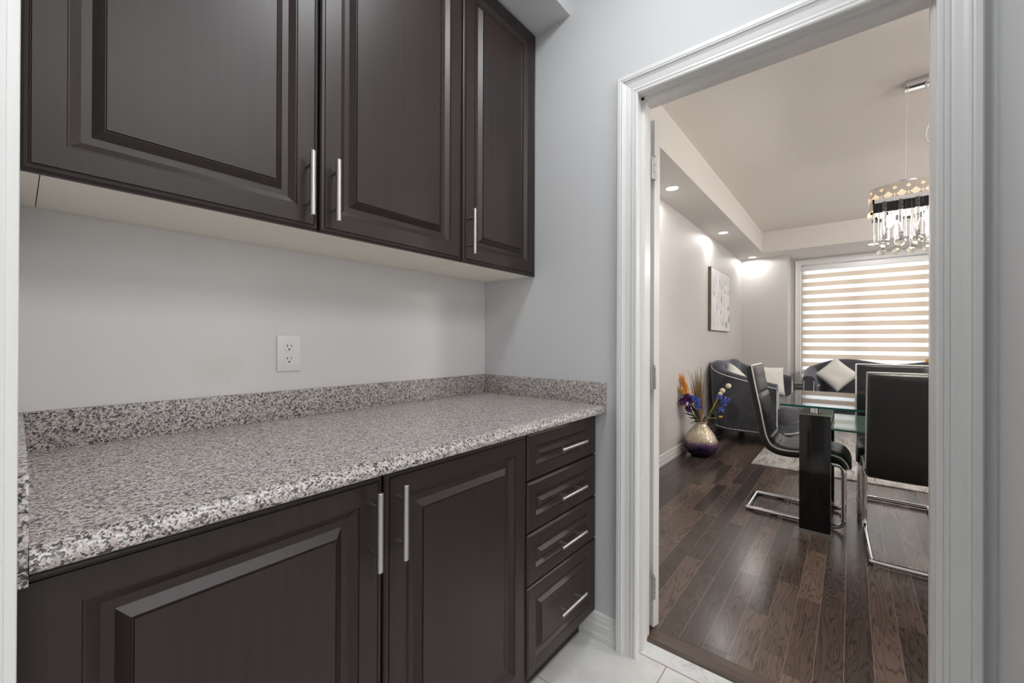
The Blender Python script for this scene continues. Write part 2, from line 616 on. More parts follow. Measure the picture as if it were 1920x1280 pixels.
def _rug():
    t = NT('grey_brushstroke_rug')
    o = t.obj()
    w = t.noise(t.mapv(o, (2.2, 9.0, 1)), 1.0, 5, 0.6, 1.5)
    s = t.noise(t.mapv(o, (3.0, 60.0, 1)), 1.0, 4, 0.7, 0.6)
    c = t.ramp(w, [(0.30, (0.20, 0.185, 0.175)), (0.46, (0.46, 0.44, 0.42)), (0.62, (0.60, 0.585, 0.565))])
    c = t.mix(t.m('MULTIPLY', t.m('LESS_THAN', s, 0.40), 0.6), c, (0.17, 0.155, 0.15))
    t.pbr(c, 0.95, spec=0.1)
    t.bump(t.noise(o, 700.0, 2), 0.4, 0.004)
    return t.mat
M['rug'] = _rug()


def _frame():
    t = NT('walnut_picture_frame')
    g = t.noise(t.mapv(t.obj(), (90, 90, 7)), 1.0, 4, 0.6, 0.5)
    t.pbr(t.ramp(g, [(0.3, (0.085, 0.060, 0.042)), (0.7, (0.20, 0.15, 0.108))]), 0.5)
    return t.mat
M['walnut'] = _frame()


def _canvas():
    t = NT('pale_painted_canvas')
    n = t.noise(t.mapv(t.obj(), (3, 3, 2)), 1.0, 4, 0.6, 0.8)
    t.pbr(t.ramp(n, [(0.35, (0.72, 0.71, 0.72)), (0.65, (0.84, 0.835, 0.83))]), 0.8)
    return t.mat
M['canvas'] = _canvas()
M['leaf_a'] = simple('pale_grey_brush_mark', (0.58, 0.57, 0.58), 0.8)
M['leaf_b'] = simple('mid_grey_brush_mark', (0.34, 0.34, 0.35), 0.8)


def _vase():
    t = NT('mercury_gold_to_indigo_glaze')
    o = t.obj()
    x, y, z = t.xyz(o)
    zz = t.m('ADD', z, t.m('MULTIPLY', t.m('SUBTRACT', t.noise(o, 22.0, 4), 0.5), 0.045))
    c = t.ramp(t.m('DIVIDE', zz, 0.42), [(0.0, (0.008, 0.008, 0.022)), (0.24, (0.016, 0.013, 0.050)), (0.33, (0.13, 0.05, 0.16)), (0.42, (0.52, 0.44, 0.34)), (0.55, (0.66, 0.585, 0.45)), (1.0, (0.62, 0.535, 0.40))])
    met = t.ramp(t.m('DIVIDE', zz, 0.42), [(0.25, (0.1, 0.1, 0.1)), (0.5, (0.35, 0.35, 0.35))])
    spk = t.node('ShaderNodeTexVoronoi', {'Vector': o, 'Scale': 70.0}).outputs['Distance']
    t.pbr(c, 0.16, met, spec=0.6)
    t.bump(spk, 0.55, 0.005)
    return t.mat
M['vase'] = _vase()
M['purple'] = simple('purple_petals', (0.11, 0.02, 0.17), 0.6)
M['blue'] = simple('cornflower_blue_petals', (0.13, 0.17, 0.58), 0.6)
M['orange'] = simple('orange_plume', (0.90, 0.38, 0.04), 0.7)
M['mustard'] = simple('mustard_plume', (0.66, 0.40, 0.06), 0.7)
M['straw'] = simple('dried_straw_blades', (0.27, 0.17, 0.07), 0.7)
M['cream'] = simple('cream_pompom', (0.80, 0.72, 0.50), 0.8)
M['stem'] = simple('green_stem', (0.045, 0.085, 0.035), 0.6)
M['stem_y'] = simple('yellow_stem', (0.48, 0.33, 0.05), 0.6)
M['leafg'] = simple('dark_green_leaves', (0.025, 0.060, 0.030), 0.5)
M['yellow'] = simple('yellow_petals', (0.85, 0.50, 0.03), 0.6)
# ------------------------------------------------------------------ the setting
XB, XB2 = 1.461, 1.595             # wall with the doorway: pantry face, dining face
YA = 1.382                         # wall behind the counter / left wall of the living room
ZC = 2.81
XN, XW = 7.535, 8.04               # front wall of the living room, window wall of its bay

struct('floor', MB().box(-3.7, 1.493, -2.7, 1.5, -0.06, 0), M['tile'], 'pale ceramic tile floor of the pantry and kitchen')
struct('floor', MB().box(1.640, 8.4, -4.1, 1.5, -0.06, 0), M['planks'], 'dark brown hickory plank floor of the dining and living room')
struct('trim_1', MB().box(1.493, 1.566, -0.172, 0.612, -0.06, 0.001).box(1.493, 1.566, 0.612, 1.45, -0.06, -0.001).box(1.493, 1.566, -4.1, -0.172, -0.06, -0.001), M['marble'], 'white marble threshold strip in the doorway')
st = MB().box(1.566, 1.640, -4.1, 1.45, -0.06, -0.001)
st.prism([(1.566, -0.001), (1.567, 0.003), (1.580, 0.010), (1.640, 0.012), (1.650, 0.010), (1.655, 0.0)], 'y', -0.172, 0.612)
struct('trim_2', st, M['strip'], 'dark wood transition strip between marble and planks')

struct('wall_back', MB().box(-0.13, XB, YA, YA+0.12, 0, ZC), M['wall_back'], 'pale grey wall behind the counter')
JL, JR, JH = 0.630, -0.190, 2.103  # rough opening of the doorway
wb = MB().box(XB, XB2, JL, YA+0.12, 0, ZC).box(XB, XB2, -4.1, JR, 0, ZC).box(XB, XB2, JR, JL, JH, ZC)
struct('wall_doorway', wb, M['wall'], 'pale grey wall with the doorway to the dining room')
struct('wall_right', MB().box(1.20, XB, -0.383, -0.263, 0, ZC), M['wall'], 'short pale grey wall beside the right door casing')
wl = MB().box(-0.13, -0.018, 0.700, YA, 0, ZC)
struct('wall_left', wl, M['wall'], 'pale grey wall stub at the left end of the counter')
kt = MB().box(-3.7, -3.6, -2.7, 1.5, 0, ZC).box(-3.6, XB, -2.7, -2.6, 0, ZC).box(-3.6, -0.13, 1.4, 1.5, 0, ZC)
struct('wall_kitchen', kt, M['wall_kitchen'], 'kitchen walls behind the camera')
struct('wall_living', MB().box(XB2, XN, YA-0.001, YA+0.12, 0, ZC), M['wall_living'], 'warm grey long wall of the living room on the left')
bw = MB().box(XN, XW+0.26, 0.749, YA+0.12, 0, ZC).box(XN, XW+0.26, -4.1, -1.69, 0, ZC)
struct('wall_bay', bw, M['wall_living'], 'warm grey front wall with the window bay cut into it')
WY0, WY1, WZ0, WZ1 = -1.56, 0.62, 0.53, 2.41
ww = MB().box(XW, XW+0.26, WY1, 0.749, 0, ZC).box(XW, XW+0.26, -1.69, WY0, 0, ZC).box(XW, XW+0.26, WY0, WY1, 0, WZ0).box(XW, XW+0.26, WY0, WY1, WZ1, ZC)
struct('wall_window', ww, M['wall_living'], 'warm grey wall around the big window')
struct('wall_far_right', MB().box(XB2, 8.4, -4.2, -4.1, 0, ZC), M['wall_living'], 'living room wall opposite the sofa wall')
struct('ceiling', MB().box(-3.7, XB2-0.06, -4.2, 1.5, ZC, ZC+0.1), M['ceiling'], 'white ceiling of the pantry and kitchen')
struct('ceiling', MB().box(XB2-0.06, 8.4, -4.2, 1.5, ZC, ZC+0.1), M['ceiling_living'], 'cream ceiling of the dining and living room')
struct('ceiling_bulkhead', MB().box(-0.018, XB, 0.902, YA, 2.519, ZC), M['wall'], 'dropped bulkhead above the upper cabinets', 'ceiling')
lb = MB().prism([(XB2, YA), (XB2, 1.018), (7.10, 1.018), (7.10, -4.1), (XW, -4.1), (XW, YA)], 'z', 2.512, ZC)
struct('ceiling_bulkhead', lb, M['bulkhead'], 'dropped bulkhead running round the living room with downlights', 'ceiling')

# baseboards: one moulded profile
BP = [(0.0, 0.0), (0.014, 0.0), (0.014, 0.022), (0.011, 0.028), (0.011, 0.060), (0.0085, 0.066), (0.0085, 0.082), (0.0065, 0.088), (0.0065, 0.096), (0.003, 0.103), (0.0, 0.105)]
mb = MB().rings([[(x, YA-0.001-a, b) for a, b in BP] for x in (XB2, XN)], True, True, True, False)
struct('baseboard_left', mb, M['trim'], 'white baseboard along the living room wall')
mb = MB().rings([[(XN-a, y, b) for a, b in BP] for y in (0.749, YA)], True, True, True, False)
struct('baseboard_front', mb, M['trim'], 'white baseboard beside the window bay')
mb = MB().rings([[(XB-a, y, b) for a, b in BP] for y in (0.683, 0.90)], True, True, True, False)
struct('baseboard_doorway', mb, M['trim'], 'short white baseboard between drawers and door casing')

# doorway casing, jamb and stop
CP = [(0.0, 0.0), (0.0, 0.010), (0.004, 0.013), (0.011, 0.013), (0.013, 0.010), (0.016, 0.0125), (0.022, 0.0125), (0.025, 0.0095), (0.030, 0.011), (0.044, 0.0135), (0.052, 0.018), (0.056, 0.0225), (0.060, 0.0205), (0.063, 0.0225), (0.074, 0.0225), (0.078, 0.018), (0.078, 0.0)]
def door_casing(face, sgn, yl, yr, zt):
    P = CP
    r0 = [(face + sgn*t, yl+u, 0.0) for u, t in P]
    r1 = [(face + sgn*t, yl+u, zt+u) for u, t in P]
    r2 = [(face + sgn*t, yr-u, zt+u) for u, t in P]
    r3 = [(face + sgn*t, yr-u, 0.0) for u, t in P]
    return MB().rings([r0, r1, r2, r3], True, True, True, False)
struct('trim_3', door_casing(XB, -1, 0.605, -0.163, 2.076), M['trim'], 'white moulded casing around the dining doorway, pantry side')
struct('trim_4', door_casing(XB2, 1, 0.622, -0.180, 2.095), M['trim'], 'white moulded casing around the dining doorway, dining side')
jm = MB()
a, b, h = 0.612, -0.172, 2.085
jm.box(XB-0.002, XB2+0.002, a, JL, 0, JH).box(XB-0.002, XB2+0.002, JR, b, 0, JH).box(XB-0.002, XB2+0.002, b, a, h, JH)
for x0, x1, d in ((1.502, 1.545, 0.011), (1.508, 1.539, 0.0135)):
    jm.box(x0, x1, a-d, a, 0, h).box(x0, x1, b, b+d, 0, h).box(x0, x1, b, a, h-d, h)
struct('trim_5', jm, M['jamb'], 'white door jamb with stop strip lining the doorway')

# casing of the opening the camera looks through, at the left edge
cs = MB()
cs.box(-0.150, -0.0075, 0.683, 0.700, 0, 2.2, r=0.002)
cs.box(-0.018, 0.0017, 0.688, 0.728, 0, 2.2, r=0.0025)
cs.box(-0.150, -0.13, 0.688, 0.77, 0, 2.2, r=0.0025)
struct('trim_6', cs, M['trim'], 'white jamb and casing at the left edge')

# door swung right back against the wall
th = radians(-14.5)
ux, uy = sin(-th), cos(th)          # along the slab (away from the hinge)
nx, ny = cos(th), sin(th)           # through the slab
hx, hy = 1.639, 0.612
def slab_pts(u, n, z):
    return (hx + ux*u + nx*n, hy + uy*u + ny*n, z)
d1 = MB()
L, T = 0.735, 0.036
rr = [[slab_pts(u, n, z) for u, n in ((0, 0), (L, 0), (L, T), (0, T))] for z in (0.016, 2.062)]
d1.rings(rr, True, True, True, False)
for z0, z1 in ((0.25, 0.95), (1.1, 1.9)):       # raised fields on the room side
    for u0, u1 in ((0.11, 0.34), (0.40, 0.63)):
        q = [[slab_pts(u, n, z) for u, z in ((u0+e, z0+e), (u1-e, z0+e), (u1-e, z1-e), (u0+e, z1-e))] for n, e in ((T, 0), (T+0.006, 0.015), (T+0.006, 0.03))]
        d1.rings(q, True, False, True, False)
door = struct('door_1', d1, M['jamb'], 'white panelled door folded back behind the left jamb')
for zc in (0.185, 1.02, 1.855):
    hg = MB()
    cx, cyy = 1.622, 0.604
    for k in range(3):
        hg.lathe([(0.0, 0), (0.0062, 0), (0.0062, 0.028), (0.0, 0.028)], cx, cyy, 10, z0=zc-0.045+k*0.030)
    hg.lathe([(0.0, 0), (0.004, 0.001), (0.0045, 0.006), (0.0, 0.008)], cx, cyy, 10, z0=zc+0.045)
    hg.box(1.600, 1.624, 0.606, 0.6105, zc-0.045, zc+0.045)
    hg.build('hinge', M['nickel'], door)

# window: casing, sash with mullions, pane, sill
wc = MB()
WP = [(0.0, 0.0), (0.0, 0.012), (0.006, 0.016), (0.02, 0.016), (0.05, 0.020), (0.066, 0.026), (0.074, 0.026), (0.076, 0.02), (0.076, 0.0)]
def frame_ring(P, face, y0, y1, z0, z1):
    c = [(y1, z0, 1, -1), (y1, z1, 1, 1), (y0, z1, -1, 1), (y0, z0, -1, -1)]
    return [[(face - t, y + sy*u, z + sz*u) for u, t in P] for y, z, sy, sz in c]
wc.rings(frame_ring(WP, XW, WY0, WY1, WZ0, WZ1), True, False, False, False, loop=True)
win = struct('window_1', wc, M['trim'], 'big white framed living room window behind a striped blind')
sm_ = MB()
sx0, sx1 = XW+0.20, XW+0.24
for y0, y1, z0, z1 in ((WY1-0.045, WY1, WZ0, WZ1), (WY0, WY0+0.045, WZ0, WZ1), (WY0, WY1, WZ0, WZ0+0.05), (WY0, WY1, WZ1-0.05, WZ1), (-0.075, -0.030, WZ0, WZ1), (-0.82, -0.775, WZ0, WZ1)):
    sm_.box(sx0, sx1, y0, y1, z0, z1)
sm_.build('window_sash', M['trim'], win)
MB().box(XW+0.217, XW+0.223, WY0+0.04, WY1-0.04, WZ0+0.045, WZ1-0.045).build('pane', M['glass_pane'], win)
MB().box(XW-0.055, XW+0.06, WY0-0.08, WY1+0.08, WZ0-0.022, WZ0, r=0.004).build('window_sill', M['trim'], win)

bl = thing('window_blind', 'beige and white striped zebra blind lowered over the big window', 'blind', (XW+0.03, (WY0+WY1)/2, WZ0))
MB().box(XW-0.02, XW+0.05, WY0+0.006, WY1-0.006, 2.318, 2.392, r=0.006).build('valance', M['trim'], bl)
MB().add([(XW+0.030, WY0+0.012, 0.56), (XW+0.030, WY1-0.014, 0.56), (XW+0.030, WY1-0.014, 2.33), (XW+0.030, WY0+0.012, 2.33)], [(0, 1, 2, 3)]).build('blind_fabric', M['blind'], bl)
MB().box(XW+0.018, XW+0.042, WY0+0.012, WY1-0.014, 0.545, 0.575, r=0.006).build('bottom_rail', M['trim'], bl)

# ------------------------------------------------------------------ cabinets
def rect_panel(mb, x0, x1, z0, z1, yf, prof, back, xl=0.0):
    """raised-panel front facing -y; prof = [(inset, depth behind the front)]"""
    rs = [[(x0-xl, yf+back, z0), (x1, yf+back, z0), (x1, yf+back, z1), (x0-xl, yf+back, z1)]]
    for d, h in prof:
        xa = x0+d-(xl if d < 0.02 else 0)
        rs.append([(xa, yf+h, z0+d), (x1-d, yf+h, z0+d), (x1-d, yf+h, z1-d), (xa, yf+h, z1-d)])
    return mb.rings(rs, True, True, True, False)

DOOR_P = [(0, .0085), (.0015, .005), (.005, .002), (.0095, .0012), (.011, .0030), (.0125, .0028), (.0135, 0), (.054, 0), (.0555, .0028), (.0575, .0028), (.060, .0045), (.072, .0122), (.086, .0128), (.101, .0016), (.1022, .0030), (.1035, .0030), (.1048, 0)]
DRAW_P = [(0, .0085), (.0015, .005), (.005, .002), (.0085, .0005), (.043, 0), (.0445, .0025), (.0460, .0028), (.0555, .0105), (.064, .0108), (.075, .0014), (.0762, .0026), (.0775, 0)]


def bar_handle(parent, c, length, axis, out=0.034, r=0.0068):
    """brushed bar on two posts; c is the point on the door face"""
    h = MB()
    x, y, z = c
    if axis == 'z':
        h.tube([(x, y-out, z-length/2), (x, y-out, z-length/2+0.001), (x, y-out, z+length/2-0.001), (x, y-out, z+length/2)], [r*0.85, r, r, r*0.85], 14)
        for s in (-1, 1):
            h.tube([(x, y+0.001, z+s*length*0.30), (x, y-out, z+s*length*0.30)], 0.0042, 10)
    else:
        h.tube([(x-length/2, y-out, z), (x-length/2+0.001, y-out, z), (x+length/2-0.001, y-out, z), (x+length/2, y-out, z)], [r*0.85, r, r, r*0.85], 14)
        for s in (-1, 1):
            h.tube([(x+s*length*0.30, y+0.001, z), (x+s*length*0.30, y-out, z)], 0.0042, 10)
    o = h.build('handle', M['nickel'], parent)
    o['label'] = 'brushed nickel bar handle'
    return o


UF = 1.073                          # front plane of the upper doors
def upper_cabinet(x0, x1, label):
    t = thing('upper_cabinet', label, 'cabinet', ((x0+x1)/2, 1.235, 1.452), 0, 'upper cabinets over the counter')
    MB().box(x0, x1, UF+0.024, 1.381, 1.460, 2.517).build('body', M['espresso'], t)
    o = MB().box(x0+(0.026 if x0 < 0.1 else 0.001), x1-0.001, UF+0.021, 1.3805, 1.4515, 1.460).build('underside_panel', M['cab_under'], t)
    o['label'] = 'cream underside panel'
    return t
ua = upper_cabinet(0.0, 1.0160, 'wide dark brown wall cabinet with two doors left of the narrow one')
MB().box(0.0, 0.0245, UF+0.021, 1.3805, 1.4515, 1.460).build('filler_strip', M['cab_under'], ua)
ub = upper_cabinet(1.0175, XB-0.0005, 'narrow dark brown single-door wall cabinet beside the doorway wall')
for t, a, b, hx_ in ((ua, 0.0015, 0.5025, 0.4715), (ua, 0.5060, 1.0145, 0.5385), (ub, 1.0195, XB-0.002, 1.0445)):
    d = rect_panel(MB(), a, b, 1.450, 2.512, UF, DOOR_P, 0.021).build('door', M['espresso'], t)
    bar_handle(d, (hx_, UF, 1.558), 0.162, 'z')

BF = 0.765                          # front plane of the base doors
bc = thing('base_cabinet', 'wide dark brown base cabinet with two doors under the counter', 'cabinet', (0.5, 1.07, 0), 0, 'base cabinets under the counter')
MB().box(0.0, 1.000, BF+0.023, 1.381, 0.110, 0.8855).build('body', M['espresso'], bc)
MB().box(0.0, 1.000, 0.842, 1.381, 0.0, 0.110).build('toe_kick', M['kick'], bc)
for a, b, hx_ in ((0.0015, 0.4980, 0.4690), (0.5015, 0.9985, 0.5310)):
    d = rect_panel(MB(), a, b, 0.118, 0.879, BF, DOOR_P, 0.021, 0.018 if a < 0.1 else 0).build('door', M['espresso'], bc)
    bar_handle(d, (hx_, BF, 0.775), 0.160, 'z')
dc = thing('drawer_cabinet', 'narrow dark brown base cabinet of four drawers next to the doorway wall', 'cabinet', (1.225, 1.07, 0), 0, 'base cabinets under the counter')
MB().box(1.0015, 1.446, BF+0.023, 1.381, 0.110, 0.8855).build('body', M['espresso'], dc)
MB().box(1.0015, 1.446, 0.842, 1.381, 0.0, 0.110).build('toe_kick', M['kick'], dc)
for z0, z1, dz in ((0.7295, 0.879, 0.0), (0.5670, 0.7260, -0.005), (0.4020, 0.5635, -0.004), (0.118, 0.3985, -0.004)):
    d = rect_panel(MB(), 1.0045, 1.4445, z0, z1, BF, DRAW_P, 0.021).build('drawer', M['espresso'], dc)
    bar_handle(d, (1.236, BF, (z0+z1)/2 + dz), 0.163, 'x', 0.030, 0.0058)

wt = thing('worktop', 'speckled grey and pink granite-look worktop with rounded front edge', 'worktop', (0.73, 1.05, 0.8865))
NP = [(1.3815, 0.8865), (1.3815, 0.918), (0.775, 0.918), (0.762, 0.9188), (0.750, 0.9192), (0.740, 0.9172), (0.732, 0.9120), (0.7275, 0.9050), (0.7265, 0.8980), (0.729, 0.8910), (0.735, 0.8875), (0.745, 0.8865)]
MB().prism(NP, 'x', 0.0105, 1.4475, smooth=True).build('countertop', M['granite'], wt)
MB().box(0.0105, 1.4475, 1.3690, 1.3815, 0.918, 1.0050, r=0.001).build('backsplash', M['granite'], wt)
MB().box(1.4480, 1.4605, 0.7300, 1.3815, 0.8865, 1.0050, r=0.001).build('side_splash', M['granite'], wt)
MB().box(0.0005, 0.0100, 0.7300, 1.3815, 0.8865, 1.0050, r=0.001).build('side_splash', M['granite'], wt)
MB().box(0.0005, 0.0100, 0.7300, 0.7630, 0.8760, 0.8865).build('end_strip', M['granite'], wt)

# ------------------------------------------------------------------ power outlet
ol = thing('power_outlet', 'white double power outlet on the wall above the counter', 'outlet', (0.5525, YA, 1.1225))
MB().box(0.5175, 0.5875, YA-0.006, YA-0.0002, 1.0655, 1.1795, r=0.0022).build('cover_plate', M['plastic'], ol)
for zc in (1.1425, 1.1030):
    r = MB()
    pts = []
    for k in range(28):
        a = 2*pi*k/28
        pts.append((0.5525 + 0.0165*max(-1, min(1, 1.0*cos(a))), zc + max(-0.0138, min(0.0138, 0.0172*sin(a)))))
    r.prism(pts, 'y', YA-0.0078, YA-0.005)
    y0, y1 = YA-0.0082, YA-0.0070
    r.box(0.5465, 0.5482, y0, y1, zc-0.0005, zc+0.0080, 1).box(0.5432, 0.5465, y0, y1, zc+0.0030, zc+0.0046, 1)
    r.box(0.5578, 0.5594, y0, y1, zc+0.0000, zc+0.0075, 1)
    q = [(0.5525+0.0027*cos(2*pi*k/12), zc-0.0072+0.0027*sin(2*pi*k/12)) for k in range(12)]
    r.prism(q, 'y', y0, y1, 1)
    r.build('receptacle', [M['plastic'], M['slot']], ol)

# flush ceiling lamp of the pantry (above the picture)
pl = thing('pantry_ceiling_lamp', 'round white flush lamp on the pantry ceiling', 'lamp', (0.75, 0.42, ZC))
MB().lathe([(0.0, 0.0), (0.15, 0.0), (0.15, -0.025), (0.135, -0.03), (0.0, -0.03)], 0.75, 0.42, 32, z0=ZC).build('lamp_base', M['trim'], pl)
MB().lathe([(0.132, -0.03), (0.125, -0.05), (0.09, -0.07), (0.0, -0.08)], 0.75, 0.42, 32, z0=ZC, cap=False).build('diffuser', M['lamp_white'], pl)
light('pantry_lamp_light', 'AREA', (0.75, 0.42, ZC-0.095), 9.5, (0.95, 0.98, 1.0), 0.34, shape='DISK')

# ------------------------------------------------------------------ recessed downlights
def downlight(x, y, label):
    t = thing('recessed_downlight', label, 'downlight', (x, y, 2.512), 0, 'downlights in the living room bulkhead')
    MB().lathe([(0.062, 0.0), (0.062, -0.003), (0.054, -0.005), (0.050, -0.004), (0.050, 0.0)], x, y, 32, z0=2.5118, cap=False).build('trim_ring', M['trim'], t)
    MB().lathe([(0.0, -0.003), (0.0505, -0.003)], x, y, 32, z0=2.5118, cap=False).build('lens', M['lamp_white'], t)
    light('downlight_beam', 'SPOT', (x, y, 2.492), 9, (1.0, 0.985, 0.96), 0.05, spot=radians(176), blend=0.12)
downlight(3.645, 1.206, 'lit round downlight in the left bulkhead nearest the doorway')
downlight(5.506, 1.206, 'lit round downlight in the left bulkhead above the picture')
downlight(7.363, 1.195, 'lit round downlight in the bulkhead corner by the sofa')
downlight(7.385, -0.229, 'lit round downlight in front of the window behind the chandelier')

# ------------------------------------------------------------------ wall picture
pf = thing('framed_picture', 'tall pale picture with grey leaf marks in a brown frame on the wall', 'picture', (6.04, YA-0.001, 1.32))
px0, px1, pz0, pz1, py = 5.515, 6.56, 1.322, 2.118, YA-0.001-0.038
m_ = MB()
for x0, x1, z0, z1 in ((px0, px0+0.004, pz0, pz1), (px1-0.004, px1, pz0, pz1), (px0, px1, pz0, pz0+0.004), (px0, px1, pz1-0.004, pz1)):
    m_.box(x0, x1, py, YA-0.001, z0, z1)
m_.build('picture_frame', M['walnut'], pf)
cv = MB().box(px0+0.0045, px1-0.0045, py+0.001, YA-0.006, pz0+0.0045, pz1-0.0045)
rnd = random.Random(3)
def leafmark(cx, cz, l, w, a, mi):
    pts = []
    n = 12
    for k in range(n):
        t = k/n*2*pi
        u = cos(t)*l/2; v = sin(t)*w/2*(1-0.45*cos(t))
        pts.append((cx + u*sin(a) + v*cos(a), py+0.0004, cz + u*cos(a) - v*sin(a)))
    cv.poly(pts, mi)
for cx, cz, l, w, a, mi in ((6.33, 1.42, 0.10, 0.10, 0.5, 2), (6.47, 1.50, 0.13, 0.075, 0.3, 2), (6.43, 1.65, 0.07, 0.08, -0.3, 2), (6.42, 1.86, 0.06, 0.09, 0.2, 1), (6.24, 1.87, 0.06, 0.045, -0.2, 2), (6.05, 1.75, 0.12, 0.05, 0.1, 2), (6.02, 1.58, 0.08, 0.035, 0.1, 2), (5.98, 1.93, 0.09, 0.04, -0.4, 1),
                           (6.13, 1.93, 0.10, 0.045, 0.4, 1), (6.52, 1.90, 0.11, 0.05, -0.6, 1), (6.15, 1.44, 0.12, 0.02, 0.0, 2), (6.07, 1.45, 0.10, 0.02, 0.05, 2), (6.0, 1.44, 0.11, 0.02, -0.1, 1), (5.86, 1.42, 0.10, 0.025, -0.2, 1), (5.8, 1.63, 0.10, 0.04, 0.3, 1), (5.95, 1.98, 0.10, 0.05, 0.1, 1), (6.3, 1.98, 0.09, 0.03, 0.2, 1), (5.66, 1.9, 0.08, 0.03, 0.3, 1), (5.64, 1.8, 0.09, 0.03, -0.2, 1)):
    leafmark(cx, cz, l, w, a, mi)
for k in range(26):
    leafmark(rnd.uniform(5.6, 6.5), rnd.uniform(1.40, 2.05), rnd.uniform(0.04, 0.10), rnd.uniform(0.008, 0.03), rnd.uniform(-0.7, 0.7), 1)
cv.build('canvas', [M['canvas'], M['leaf_a'], M['leaf_b']], pf)
# ------------------------------------------------------------------ area rug
rg = MB().box(4.51, 6.95, -2.0, 0.738, 0.0, 0.011, r=0.003)
tag(rg.build('area_rug', M['rug']), 'light grey rug with dark brushstroke streaks on the plank floor', 'rug')

# ------------------------------------------------------------------ dining chairs
def catmull(P, n=8):
    P = [Vector(p) for p in P]; out = []
    for i in range(len(P)-1):
        p0 = P[max(i-1, 0)]; p1 = P[i]; p2 = P[i+1]; p3 = P[min(i+2, len(P)-1)]
        for k in range(n):
            t = k/n
            out.append(0.5*((2*p1) + (p2-p0)*t + (2*p0-5*p1+4*p2-p3)*t*t + (3*p1-p0-3*p2+p3)*t**3))
    out.append(P[-1])
    return out


